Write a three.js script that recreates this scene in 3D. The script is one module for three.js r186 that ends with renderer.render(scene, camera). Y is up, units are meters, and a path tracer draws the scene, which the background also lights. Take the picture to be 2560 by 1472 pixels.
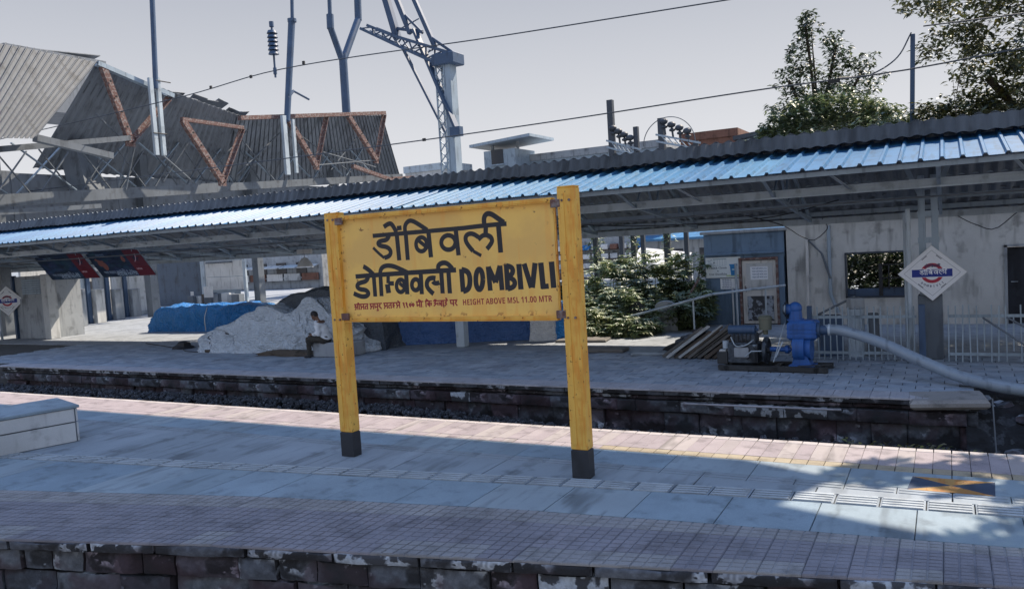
import * as THREE from 'three';
import { mergeGeometries } from 'three/addons/utils/BufferGeometryUtils.js';
import { MarchingCubes } from 'three/addons/objects/MarchingCubes.js';

// ------------------------------------------------------------------ camera, sky, sun, exposure
const scene = new THREE.Scene();
const camera = new THREE.PerspectiveCamera(40.19, 1024 / 588, 0.1, 2000);
camera.position.set(0, 3.0, 0);
camera.rotation.set(-3.78 * Math.PI / 180, 28.51 * Math.PI / 180, -3.47 * Math.PI / 180, 'YXZ');
scene.add(camera);
const renderer = new THREE.WebGLRenderer({ antialias: true });
renderer.toneMapping = THREE.LinearToneMapping;
renderer.toneMappingExposure = 1.65;
renderer.shadowMap.enabled = true;
{ // hazy bright horizon that deepens to blue overhead, the same all the way round
  const W = 64, H = 256, d = new Float32Array(W * H * 4);
  const stops = [[-90, .16, .19, .24], [-2, .42, .46, .54], [0, .50, .505, .525], [7, .44, .447, .47], [17, .30, .317, .36], [40, .285, .38, .59], [90, .26, .41, .78]];
  for (let j = 0; j < H; j++) {
    const e = ((j + .5) / H - .5) * 180;
    let k = 0; while (k < stops.length - 2 && e > stops[k + 1][0]) k++;
    const a = stops[k], b = stops[k + 1], t = Math.min(1, Math.max(0, (e - a[0]) / (b[0] - a[0])));
    for (let i = 0; i < W; i++) { const o = (j * W + i) * 4; for (let c = 0; c < 3; c++) d[o + c] = a[c + 1] + (b[c + 1] - a[c + 1]) * t; d[o + 3] = 1; }
  }
  const t = new THREE.DataTexture(d, W, H, THREE.RGBAFormat, THREE.FloatType);
  t.mapping = THREE.EquirectangularReflectionMapping; t.magFilter = THREE.LinearFilter; t.minFilter = THREE.LinearFilter; t.needsUpdate = true;
  scene.background = t; scene.environment = t;
}
const sun = new THREE.DirectionalLight(0xfff0dc, 4.8);
{ // behind the far canopy, a little to the right, 48 degrees up
  const e = 48 * Math.PI / 180, a = 25 * Math.PI / 180;
  sun.position.set(Math.sin(a) * Math.cos(e) * 60 - 8, Math.sin(e) * 60, -Math.cos(a) * Math.cos(e) * 60 - 14);
  sun.target.position.set(-8, 0, -14); scene.add(sun.target);
  sun.castShadow = true; sun.shadow.mapSize.set(4096, 4096);
  Object.assign(sun.shadow.camera, { left: -45, right: 45, top: 45, bottom: -45, near: 1, far: 160 });
  scene.add(sun);
}

// ------------------------------------------------------------------ helpers
let seed = 12345;
const rnd = () => { seed = (seed * 1664525 + 1013904223) >>> 0; return seed / 4294967296; };
const rr = (a, b) => a + (b - a) * rnd();
const V3 = (x, y, z) => new THREE.Vector3(x, y, z);
const names = {};
const numbered = (n) => { const k = names[n] = (names[n] ?? -1) + 1; return k ? n + '_' + String(k).padStart(3, '0') : n; };
const hash = (x, y, s) => { let h = Math.imul(x, 374761393) + Math.imul(y, 668265263) + Math.imul(s, 2147483647 - 61); h = Math.imul(h ^ (h >>> 13), 1274126177); return ((h ^ (h >>> 16)) >>> 0) / 4294967296; };
function vn(u, v, p, s) { // periodic value noise, u v in 0..1, p cells
  const x = u * p, y = v * p, i = Math.floor(x), j = Math.floor(y), f = x - i, g = y - j;
  const a = f * f * (3 - 2 * f), b = g * g * (3 - 2 * g), m = (q) => ((q % p) + p) % p;
  const h = (q, r) => hash(m(q), m(r), s);
  return (h(i, j) * (1 - a) + h(i + 1, j) * a) * (1 - b) + (h(i, j + 1) * (1 - a) + h(i + 1, j + 1) * a) * b;
}
const fbm = (u, v, p, o, s) => { let r = 0, a = .5, t = 0; for (let k = 0; k < o; k++) { r += a * vn(u, v, p, s + k); t += a; a *= .55; p *= 2; } return r / t; };
const sm = (a, b, x) => { const t = Math.min(1, Math.max(0, (x - a) / (b - a))); return t * t * (3 - 2 * t); };
function tex(n, fn, srgb = true, rep = 1) { // fn(u, v) -> [r, g, b] 0..1 (as stored)
  const d = new Uint8Array(n * n * 4);
  for (let j = 0; j < n; j++) for (let i = 0; i < n; i++) {
    const c = fn(i / n, j / n), o = (j * n + i) * 4;
    d[o] = c[0] * 255; d[o + 1] = c[1] * 255; d[o + 2] = c[2] * 255; d[o + 3] = 255;
  }
  const t = new THREE.DataTexture(d, n, n); t.wrapS = t.wrapT = THREE.RepeatWrapping; t.magFilter = THREE.LinearFilter; t.minFilter = THREE.LinearMipmapLinearFilter; t.generateMipmaps = true;
  if (srgb) t.colorSpace = THREE.SRGBColorSpace;
  t.repeat.set(rep, rep); t.needsUpdate = true; return t;
}
const clamp = (x) => Math.min(1, Math.max(0, x));
const mix3 = (a, b, t) => [a[0] + (b[0] - a[0]) * t, a[1] + (b[1] - a[1]) * t, a[2] + (b[2] - a[2]) * t];
// surface textures, uv in metres
const tGrit = tex(512, (u, v) => { const g = .74 + .2 * fbm(u, v, 4, 5, 11) + .13 * (hash(u * 512 | 0, v * 512 | 0, 3) - .5), s = sm(.5, .9, fbm(u, v, 13, 5, 31)) * .16; const k = clamp(g - s); return [k, k, k]; }, true, .42);
const tBump = tex(512, (u, v) => { const g = clamp(.5 + .5 * (fbm(u, v, 16, 4, 5) - .5) + .25 * (hash(u * 512 | 0, v * 512 | 0, 9) - .5)); return [g, g, g]; }, false, .8);
const tStain = tex(512, (u, v) => { let k = .8 + .2 * fbm(u, v, 3, 5, 21); const st = fbm(u, v * .18 + .2, 24, 3, 41); k -= .3 * sm(.5, .8, st) * fbm(u, v, 3, 3, 55); k -= .16 * sm(.58, .82, fbm(u, v, 10, 5, 71)); k += .05 * (hash(u * 512 | 0, v * 512 | 0, 13) - .5); return [clamp(k), clamp(k * .995), clamp(k * .98)]; }, true, .3);
const tRust = tex(512, (u, v) => { const m = sm(.36, .58, fbm(u, v, 10, 6, 81)), g = fbm(u, v, 20, 3, 91); return mix3([.56 + .14 * g, .53 + .13 * g, .52 + .12 * g], [.42 + .16 * g, .32 + .12 * g, .30 + .1 * g], m); }, true, 1.3);
const tGrime = tex(512, (u, v) => { // black platform grime with broken whitewash and red mud
  const a = fbm(u, v, 8, 5, 101), b = fbm(u, v, 14, 5, 111), g = hash(u * 512 | 0, v * 512 | 0, 7) * .07;
  let c = mix3([.16 + g, .17 + g, .19 + g], [.46 + g, .49 + g, .53 + g], sm(.42, .6, a) * (.35 + .65 * fbm(u, v, 40, 3, 107)));
  c = mix3(c, [.80, .84, .88], sm(.545, .60, b) * sm(.50, .60, fbm(u, v, 5, 3, 121)) * (.5 + .5 * vn(u, v, 90, 9)));
  return mix3(c, [.30, .25, .28], sm(.58, .7, fbm(u, v, 4, 4, 131)) * .6);
}, true, .45);
const tGrimeW = tex(512, (u, v) => { const a = fbm(u, v, 9, 5, 401), g = hash(u * 512 | 0, v * 512 | 0, 8) * .08; return mix3([.22 + g, .23 + g, .25 + g], [.74 + g, .78 + g, .82 + g], sm(.44, .54, a) * (.6 + .4 * fbm(u, v, 40, 3, 407))); }, true, .8);
const tPaint = tex(512, (u, v) => { // old yellow enamel: drips, chips down to rust
  const drip = fbm(u, v * .12, 30, 3, 141), g = hash(u * 512 | 0, v * 512 | 0, 15) * .04;
  let c = mix3([.985 - g, .95 - g, .86 - g], [.90, .80, .66], sm(.4, .75, fbm(u, v, 5, 5, 151)));
  c = mix3(c, [.93, .72, .5], sm(.58, .74, drip) * .55);
  return mix3(c, [.34, .20, .15], sm(.74, .80, fbm(u, v, 34, 4, 161)) * .75);
}, true, .8);
const tSheet = tex(512, (u, v) => { const k = clamp(.84 + .16 * fbm(u, v, 5, 5, 171) - .14 * sm(.55, .8, fbm(u, v * .15, 28, 3, 181)) + .05 * (hash(u * 512 | 0, v * 512 | 0, 5) - .5)); return [k, k, k * .99]; }, true, .35);
const tFade = tex(512, (u, v) => { const st = fbm(u, v * .12, 30, 3, 185), k = clamp(.80 + .16 * fbm(u, v, 6, 5, 175) + .05 * (hash(u * 512 | 0, v * 512 | 0, 5) - .5)), d = sm(.52, .78, st) * .35 + sm(.56, .72, fbm(u, v, 12, 5, 177)) * .25; return mix3([k, k, k], [.62, .58, .55], d); }, true, .4);
const tCloth = tex(256, (u, v) => { const k = clamp(.86 + .14 * fbm(u, v, 6, 4, 191)); return [k, k, k]; }, true, 1);
const tWrinkle = tex(512, (u, v) => { const r = 1 - Math.abs(2 * fbm(u, v, 7, 4, 201) - 1), q = 1 - Math.abs(2 * fbm(u, v, 15, 3, 211) - 1), g = clamp(.6 * r * r + .4 * q * q); return [g, g, g]; }, false, .9);
const lin = (r, g, b) => new THREE.Color().setRGB(r, g, b);
function M(r, g, b, o = {}) { return new THREE.MeshStandardMaterial({ color: lin(r, g, b), roughness: .85, side: THREE.DoubleSide, ...o }); }
const grit = { map: tGrit, bumpMap: tBump, bumpScale: .004 };
const mats = {
  slab: [M(.325, .43, .51, { ...grit, roughness: .8 }), M(.295, .395, .475, { ...grit, roughness: .82 }), M(.35, .455, .535, { ...grit, roughness: .78 }), M(.29, .375, .445, { ...grit, map: tStain, roughness: .8 }), M(.33, .41, .475, { ...grit, map: tStain, roughness: .75 })],
  rough: [M(.34, .395, .455, { ...grit, map: tStain, bumpScale: .008 }), M(.30, .355, .41, { ...grit, map: tStain, bumpScale: .008 })],
  tact: [M(.54, .60, .64, grit), M(.50, .56, .60, grit)],
  red: [M(.45, .39, .41, grit), M(.415, .36, .38, grit), M(.48, .42, .435, grit), M(.40, .36, .375, { ...grit, map: tStain }), M(.44, .40, .405, { ...grit, map: tStain })],
  nosing: M(.60, .55, .54, grit), ochre: [M(.49, .42, .30, grit), M(.45, .38, .27, grit)],
  grid: [M(.305, .30, .34, grit), M(.28, .275, .312, grit), M(.325, .315, .352, grit)],
  gridPale: [M(.40, .395, .40, grit), M(.365, .362, .372, grit)],
  bed: M(.09, .095, .10, grit), dirt: M(.24, .22, .195, grit), ballast: M(.5, .5, .52, { ...grit, map: tGrime }),
  paver: [M(.44, .52, .62, grit), M(.38, .46, .56, grit), M(.50, .57, .66, grit), M(.42, .48, .565, grit)],
  edge: [M(.60, .60, .655, grit), M(.55, .555, .61, grit)],
  coping: [M(.9, .9, .92, { map: tGrime, bumpMap: tBump, bumpScale: .02 }), M(.65, .65, .68, { map: tGrime, bumpMap: tBump, bumpScale: .02 })],
  stone: [M(1, 1, 1, { map: tGrime, bumpMap: tBump, bumpScale: .03 }), M(.8, .82, .86, { map: tGrime, bumpMap: tBump, bumpScale: .03 }), M(.62, .50, .54, { map: tGrime, bumpMap: tBump, bumpScale: .03 }), M(.5, .51, .54, { map: tGrime, bumpMap: tBump, bumpScale: .03 })],
  white: M(.95, .97, 1, { map: tGrimeW, bumpMap: tBump, bumpScale: .02 }),
  yellow: M(.88, .56, .13, { map: tPaint, roughness: .5, bumpMap: tBump, bumpScale: .0015 }),
  tar: M(.04, .045, .055, { roughness: .6, map: tGrit }),
  roofBlue: [M(.06, .255, .51, { map: tFade, roughness: .42 }), M(.075, .28, .53, { map: tFade, roughness: .45 }), M(.05, .225, .48, { map: tFade, roughness: .42 })],
  roofGrey: [M(.15, .172, .205, { map: tStain, roughness: .65 }), M(.125, .145, .175, { map: tStain, roughness: .7 })],
  under: [M(.25, .29, .35, { map: tStain, roughness: .7 }), M(.215, .25, .305, { map: tStain, roughness: .7 })],
  steel: M(.36, .45, .55, { map: tSheet, roughness: .55, metalness: .2 }),
  steelPale: M(.54, .64, .74, { map: tStain, roughness: .5 }),
  girder: M(.17, .20, .24, { map: tStain, roughness: .6 }), fence: M(.36, .45, .53, { map: tStain, roughness: .5 }),
  steelDark: M(.05, .065, .09, { map: tSheet, roughness: .55 }),
  bluePaint: M(.055, .105, .20, { map: tSheet, roughness: .5 }),
  rust: M(.66, .64, .66, { map: tRust, roughness: .85, bumpMap: tBump, bumpScale: .004 }),
  cream: M(.70, .72, .73, { map: tStain, bumpMap: tBump, bumpScale: .006 }),
  hut: M(.18, .28, .42, { map: tStain, bumpMap: tBump, bumpScale: .006 }),
  grey: M(.42, .46, .51, { map: tStain }), greyDark: M(.17, .20, .24, { map: tStain }),
  pale: M(.66, .69, .72, { map: tStain }),
  whitePaint: M(.74, .74, .74, { map: tSheet, roughness: .5 }),
  black: M(.02, .022, .026, { roughness: .6 }),
  rubber: M(.03, .03, .032, { roughness: .7 }),
  pumpBlue: M(.03, .135, .45, { map: tFade, roughness: .5, bumpMap: tBump, bumpScale: .003 }),
  engine: M(.5, .56, .6, { map: tGrime, roughness: .55, metalness: .3 }), engineDark: M(.045, .05, .055, { map: tGrit, roughness: .55 }),
  hose: M(.30, .37, .46, { roughness: .32, map: tSheet }),
  tarpBlue: M(.03, .25, .66, { map: tCloth, bumpMap: tWrinkle, bumpScale: .1, roughness: .36 }),
  tarpNavy: M(.05, .13, .34, { map: tCloth, bumpMap: tWrinkle, bumpScale: .04, roughness: .5 }),
  tarpGrey: M(.62, .70, .78, { map: tCloth, bumpMap: tWrinkle, bumpScale: .07, roughness: .3 }),
  tarpDark: M(.085, .105, .13, { map: tCloth, bumpMap: tWrinkle, bumpScale: .05, roughness: .6 }),
  tarpWhite: M(.66, .68, .70, { map: tCloth, bumpMap: tWrinkle, bumpScale: .05, roughness: .5 }),
  wood: M(.13, .105, .085, { map: tStain, roughness: .9 }), plank: M(.20, .19, .18, { map: tStain, roughness: .9 }),
  brick: M(.24, .12, .09, { map: tStain }), bark: M(.11, .085, .065, { map: tStain, bumpMap: tBump, bumpScale: .03 }),
  glassDark: M(.03, .035, .045, { roughness: .15 }),
  skin: M(.18, .10, .065, { roughness: .6 }), shirt: M(.78, .82, .86, { map: tCloth, bumpMap: tWrinkle, bumpScale: .012 }), trousers: M(.055, .05, .042, { map: tCloth, bumpMap: tWrinkle, bumpScale: .012 }), hair: M(.012, .011, .011, { roughness: .6 }),
};
const pick = (a) => a[Math.floor(rnd() * a.length)];
function muv(g) { // uv in metres from the dominant axis of each face normal
  if (g.index) { const q = g.toNonIndexed(); g.dispose(); g = q; }
  const p = g.attributes.position, n = g.attributes.normal, uv = new Float32Array(p.count * 2);
  for (let t = 0; t < p.count; t += 3) {
    const ax = Math.abs(n.getX(t) + n.getX(t + 1) + n.getX(t + 2)), ay = Math.abs(n.getY(t) + n.getY(t + 1) + n.getY(t + 2)), az = Math.abs(n.getZ(t) + n.getZ(t + 1) + n.getZ(t + 2));
    for (let k = t; k < t + 3; k++) {
      const x = p.getX(k), y = p.getY(k), z = p.getZ(k);
      if (ay >= ax && ay >= az) { uv[2 * k] = x; uv[2 * k + 1] = z; } else if (az >= ax) { uv[2 * k] = x; uv[2 * k + 1] = y; } else { uv[2 * k] = z; uv[2 * k + 1] = y; }
    }
  }
  g.setAttribute('uv', new THREE.BufferAttribute(uv, 2)); return g;
}
const strip = (g) => { for (const k of Object.keys(g.attributes)) if (!['position', 'normal', 'uv', 'color'].includes(k)) g.deleteAttribute(k); return g; };
const merge = (l) => { l = l.map((g) => strip(g.index ? g.toNonIndexed() : g)); if (l.every((g) => !g.attributes.color)) return l.length > 1 ? mergeGeometries(l) : l[0]; return mergeGeometries(l); };
function mesh(name, geos, mat, parent, keepUv) {
  let g = Array.isArray(geos) ? merge(geos) : geos;
  if (!keepUv) g = muv(g);
  const m = new THREE.Mesh(g, mat); m.name = parent === scene ? numbered(name) : name; m.castShadow = m.receiveShadow = true;
  (parent || scene).add(m); return m;
}
function tag(o, label, category, group, kind) { o.userData.label = label; o.userData.category = category; if (group) o.userData.group = group; if (kind) o.userData.kind = kind; return o; }
function thing(name, label, category, pos = [0, 0, 0], turn = 0, group, kind) {
  const o = new THREE.Group(); o.name = numbered(name); o.position.set(...pos); o.rotation.y = turn; scene.add(o); return tag(o, label, category, group, kind);
}
function bx(w, h, d, x = 0, y = 0, z = 0, ry = 0, rx = 0, rz = 0) { const g = new THREE.BoxGeometry(w, h, d); g.applyMatrix4(new THREE.Matrix4().compose(V3(x, y, z), new THREE.Quaternion().setFromEuler(new THREE.Euler(rx, ry, rz, 'YXZ')), V3(1, 1, 1))); return g; }
function cb(w, h, d, x = 0, y = 0, z = 0, c = .01, ry = 0, rx = 0, rz = 0) { // chamfered box
  const s = new THREE.Shape(), a = w / 2 - c, b = d / 2 - c; s.moveTo(-a, -b); s.lineTo(a, -b); s.lineTo(a, b); s.lineTo(-a, b); s.closePath();
  const g = new THREE.ExtrudeGeometry(s, { depth: h - 2 * c, bevelEnabled: true, bevelThickness: c, bevelSize: c, bevelSegments: 1 });
  g.translate(0, 0, -(h - 2 * c) / 2); g.rotateX(-Math.PI / 2);
  g.applyMatrix4(new THREE.Matrix4().compose(V3(x, y, z), new THREE.Quaternion().setFromEuler(new THREE.Euler(rx, ry, rz, 'YXZ')), V3(1, 1, 1))); return g;
}
function bar(p, q, w, h = w) { // box beam between two points, h along the vertical side
  const a = V3(...p), b = V3(...q), d = b.clone().sub(a), L = d.length(), zx = d.normalize();
  let up = V3(0, 1, 0); if (Math.abs(zx.y) > .98) up = V3(0, 0, 1);
  const x = up.clone().cross(zx).normalize(), y = zx.clone().cross(x), g = new THREE.BoxGeometry(w, h, L);
  g.applyMatrix4(new THREE.Matrix4().makeBasis(x, y, zx).setPosition(a.add(b).multiplyScalar(.5))); return g;
}
function angle(p, q, w, t = .012) { // L section
  const a = V3(...p), b = V3(...q), d = b.clone().sub(a), L = d.length(), zx = d.normalize();
  let up = V3(0, 1, 0); if (Math.abs(zx.y) > .98) up = V3(0, 0, 1);
  const x = up.clone().cross(zx).normalize(), y = zx.clone().cross(x), m = new THREE.Matrix4().makeBasis(x, y, zx).setPosition(a.add(b).multiplyScalar(.5));
  return merge([new THREE.BoxGeometry(w, t, L).translate(0, -w / 2, 0), new THREE.BoxGeometry(t, w, L).translate(-w / 2 + t / 2, t / 2, 0)]).applyMatrix4(m);
}
function rod(p, q, r, s = 6, r2 = r) { const a = V3(...p), b = V3(...q), d = b.clone().sub(a), g = new THREE.CylinderGeometry(r2, r, d.length(), s, 1); g.applyQuaternion(new THREE.Quaternion().setFromUnitVectors(V3(0, 1, 0), d.clone().normalize())); g.translate((p[0] + q[0]) / 2, (p[1] + q[1]) / 2, (p[2] + q[2]) / 2); return g; }
function tube(pts, r, seg = 40, rad = 8) { return new THREE.TubeGeometry(new THREE.CatmullRomCurve3(pts.map((p) => V3(...p))), seg, r, rad, false); }
function cyl(r1, r2, h, x, y, z, s = 16, rx = 0, rz = 0) { const g = new THREE.CylinderGeometry(r1, r2, h, s); g.applyMatrix4(new THREE.Matrix4().compose(V3(x, y, z), new THREE.Quaternion().setFromEuler(new THREE.Euler(rx, 0, rz)), V3(1, 1, 1))); return g; }
function quadPrism(c, y0, y1, inset = 0) { // c: four [x, z] corners; a block with a slightly smaller top
  const mx = (c[0][0] + c[1][0] + c[2][0] + c[3][0]) / 4, mz = (c[0][1] + c[1][1] + c[2][1] + c[3][1]) / 4;
  const sh = (k) => c.map(([x, z]) => { const dx = mx - x, dz = mz - z, l = Math.hypot(dx, dz); return [x + dx / l * k * 1.4, z + dz / l * k * 1.4]; });
  const A = sh(inset), B = sh(inset + .004), P = []; const T = (...v) => P.push(...v);
  const lo = A.map(([x, z]) => [x, y0, z]), mi = A.map(([x, z]) => [x, y1 - .003, z]), hi = B.map(([x, z]) => [x, y1, z]);
  T(...hi[0], ...hi[1], ...hi[2], ...hi[0], ...hi[2], ...hi[3]);
  for (let k = 0; k < 4; k++) { const j = (k + 1) % 4; T(...lo[k], ...lo[j], ...mi[j], ...lo[k], ...mi[j], ...mi[k]); T(...mi[k], ...mi[j], ...hi[j], ...mi[k], ...hi[j], ...hi[k]); }
  const g = new THREE.BufferGeometry(); g.setAttribute('position', new THREE.BufferAttribute(new Float32Array(P), 3)); g.computeVertexNormals();
  const n = g.attributes.normal; if (n.getY(0) < 0) { const p = g.attributes.position.array; for (let i = 0; i < p.length; i += 9) for (let k = 0; k < 3; k++) { const t = p[i + 3 + k]; p[i + 3 + k] = p[i + 6 + k]; p[i + 6 + k] = t; } g.computeVertexNormals(); }
  g.setAttribute('uv', new THREE.BufferAttribute(new Float32Array(g.attributes.position.count * 2), 2)); return g;
}
const bil = (c, u, v) => [0, 1].map((k) => (c[0][k] * (1 - u) + c[1][k] * u) * (1 - v) + (c[3][k] * (1 - u) + c[2][k] * u) * v);
const sub = (c, u0, u1, v0, v1) => [bil(c, u0, v0), bil(c, u1, v0), bil(c, u1, v1), bil(c, u0, v1)];
const interp = (pts) => (x) => { let k = 0; while (k < pts.length - 2 && x > pts[k + 1][0]) k++; const a = pts[k], b = pts[k + 1]; return a[1] + (b[1] - a[1]) * (x - a[0]) / (b[0] - a[0]); };
function sheet(width, L, prof, th = .006) { // profiled metal sheet, x across, z down the slope, y out
  const s = new THREE.Shape(), n = prof.length; prof.forEach(([x, y], i) => i ? s.lineTo(x * width, y) : s.moveTo(x * width, y)); for (let i = n - 1; i >= 0; i--) s.lineTo(prof[i][0] * width, prof[i][1] - th); s.closePath();
  return new THREE.ExtrudeGeometry(s, { depth: L, bevelEnabled: false, steps: 1 });
}
const ribbed = []; for (let k = 0; k < 3; k++) { const a = k / 3; ribbed.push([a + .02, 0], [a + .235, 0], [a + .262, .05], [a + .305, .05], [a + .332, 0]); }
const wavy = (n, h) => { const r = []; for (let i = 0; i <= n * 6; i++) r.push([i / (n * 6), h * (.5 - .5 * Math.cos(i / 6 * Math.PI * 2))]); return r; };
function placeSlope(g, x, top, bot) { // top, bot: [y, z]; z axis of the sheet runs from top to bottom
  const zx = V3(0, bot[0] - top[0], bot[1] - top[1]).normalize(), y = zx.clone().cross(V3(1, 0, 0)); const up = y.y < 0 ? -1 : 1;
  g.computeBoundingBox(); const w = g.boundingBox.max.x, X = V3(up, 0, 0), Y = y.multiplyScalar(up), m = new THREE.Matrix4().makeBasis(X, Y, zx).setPosition(x + (up < 0 ? w : 0), top[0], top[1]); g.applyMatrix4(m); return g;
}
function canvasTex(w, h, draw) { const c = document.createElement('canvas'); c.width = w; c.height = h; draw(c.getContext('2d'), w, h); const t = new THREE.CanvasTexture(c); t.colorSpace = THREE.SRGBColorSpace; t.anisotropy = 8; return t; }
function panel(w, h, mat) { const g = new THREE.PlaneGeometry(w, h); return new THREE.Mesh(g, mat); }

// ------------------------------------------------------------------ ground, near platform, far platform
tag(mesh('ground', bx(900, .2, 900, -60, -1.05, -200), mats.dirt, scene), 'brown dirt ground reaching to the horizon', 'ground', null, 'structure');
const zN = interp([[-22, -1.4], [-16, -3.1], [-9.5, -5.0], [-6.8, -5.75], [-3.7, -6.45], [-2.1, -6.82], [0, -7.3], [6, -8.3]]);
const zR = interp([[-22, -3.2], [-16, -4.95], [-11.6, -6.18], [-7.4, -7.2], [-4.4, -7.73], [-1.5, -8.06], [6, -8.75]]);
const zT0 = interp([[-22, -6.0], [-16, -6.9], [-11.9, -7.52], [-8.2, -8.05], [-4.5, -8.6], [-1.6, -8.95], [.6, -9.08], [6, -9.25]]);
const zT1 = (x) => zT0(x) - .33;
const B0 = -9.50, B1 = -9.74, A = -10.37, EDGE = -11.47;
const nearP = thing('near_platform', 'grey and red paved platform carrying the yellow station sign', 'platform', [0, 0, 0], 0, null, 'structure');
{ // body under the paving
  const s = new THREE.Shape(); s.moveTo(-22, -EDGE - .03); for (let x = -22; x <= 6; x += 1) s.lineTo(x, -(zN(x) - .3)); s.lineTo(6, -EDGE - .03); s.closePath();
  const g = new THREE.ExtrudeGeometry(s, { depth: .93, bevelEnabled: false }); g.rotateX(-Math.PI / 2); g.translate(0, -.955, 0); mesh('platform_body', g, mats.bed, nearP);
}
const q4 = (x0, x1, za, zb) => { const f = (z, x) => typeof z === 'number' ? z : z(x); return [[x0, f(za, x0)], [x1, f(za, x1)], [x1, f(zb, x1)], [x0, f(zb, x0)]]; };
{
  // red edge strip in three rows: nosing, long ribbed tile, ochre row
  const far = { a: [], b: [], c: [] };
  for (let i = 0; i < 138; i++) {
    const x0 = -21.6 + i * .2, x1 = x0 + .2, d = rr(-.0025, .0025), big = i % 6 === 0 ? .009 : .005;
    const rows = [[q4(x0, x1, EDGE + .13, EDGE - .02), 'edge_nosing', mats.nosing], [q4(x0, x1, A - .22, EDGE + .13), 'edge_tile', pick(mats.red)], [q4(x0, x1, A, A - .22), x0 > -4.6 ? 'ochre_tile' : 'edge_tile', x0 > -4.6 ? pick(mats.ochre) : pick(mats.red)]];
    rows.forEach(([q, n, m], k) => { const g = quadPrism(q, -.03, d, big); if (x0 > -14.4 && x0 < 3.2) mesh(n, g, m, nearP); else far[['a', 'b', 'c'][k]].push(g); });
  }
  [['edge_nosing', 'a', mats.nosing], ['edge_tile', 'b', mats.red[0]], ['edge_tile', 'c', mats.red[0]]].forEach(([n, k, m]) => { mesh(n, far[k], m, nearP).userData.kind = 'stuff'; });
  // smooth blue grey slabs behind the edge strip
  for (let x = -21.6; x < 5.5; x += 1.08) mesh('slab', quadPrism(q4(x, x + 1.08, B1, A), -.03, rr(-.002, .002), .004), pick(mats.slab), nearP);
  // faint guide strip and the rough slabs round the sign posts
  for (let x = -21.6; x < 5.5; x += .54) { const q = q4(x, x + .54, B0, B1), l = [quadPrism(q, -.03, -.002, .004)]; for (let k = 0; k < 2; k++) l.push(quadPrism(sub(q, .04, .96, .15 + k * .4, .42 + k * .4), -.004, .004, .001)); mesh('guide_tile', l, pick(mats.rough), nearP); }
  for (let x = -21.6; x < 5.5; x += 1.35) mesh('slab', quadPrism(q4(x, x + 1.35, zT1, B0), -.03, rr(-.003, .002), .006), pick(mats.rough), nearP);
  // tactile tiles with four raised bars
  for (let x = -17.4, k = 0; x < 5.6; x += .44, k++) {
    const q = q4(x, x + .44, zT0, zT1), y = rr(-.002, .002), tl = mesh('tactile_tile', quadPrism(q, -.03, -.001 + y, .006), pick(mats.rough), nearP);
    for (let j = 0; j < 4; j++) mesh('raised_bar', quadPrism(sub(q, .05, .95, .05 + j * .24, .05 + j * .24 + .15), -.003, .014 + y, .002), mats.tact[k % 2], tl);
  }
  for (let x = -17.8; x < 5.5; x += .92) mesh('slab', quadPrism(q4(x, x + .92, zR, zT0), -.03, rr(-.002, .003), .005), pick(mats.slab), nearP);
  // grid tiles, four rows, each tile cut into small squares
  for (let r = 0; r < 4; r++) {
    const za = (x) => zN(x) + (zR(x) - zN(x)) * (r * .25), zb = (x) => zN(x) + (zR(x) - zN(x)) * (r * .25 + .25);
    const grp = [];
    for (let x = -15.2; x < 3; x += .36) {
      const q = q4(x, x + .36, za, zb), l = [quadPrism(q, -.03, -.008, .002)], y = rr(-.002, .002);
      for (let i = 0; i < 3; i++) for (let j = 0; j < 3; j++) l.push(quadPrism(sub(q, i / 3, (i + 1) / 3, j / 3, (j + 1) / 3), -.012, y, .008));
      const pale = r === 3 || (r === 0 && rnd() < .3);
      mesh('grid_tile', l, pick(pale ? mats.gridPale : mats.grid), nearP);
    }
  }
  // painted hourglass mark on the slabs, two ochre and two navy triangles
  const tri = (a, b, c) => { const g = new THREE.BufferGeometry(); g.setAttribute('position', new THREE.BufferAttribute(new Float32Array([a, b, c].flatMap(([x, z]) => [x, .006, z])), 3)); g.computeVertexNormals(); g.setAttribute('uv', new THREE.BufferAttribute(new Float32Array(6), 2)); return g; };
  const c = [[-.44, -9.69], [.40, -9.69], [.42, -10.2], [-.40, -10.2]], m = [-.01, -9.95], oc = M(.42, .26, .10, { map: tPaint, roughness: .7 }), nv = M(.05, .08, .14, { map: tGrit });
  const mark = new THREE.Group(); mark.name = 'painted_mark'; nearP.add(mark);
  for (const [a, b, mm] of [[c[0], c[1], oc], [c[1], c[2], nv], [c[2], c[3], oc], [c[3], c[0], nv]]) mesh('painted_triangle', tri(a, b, m), mm, mark);
}
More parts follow.
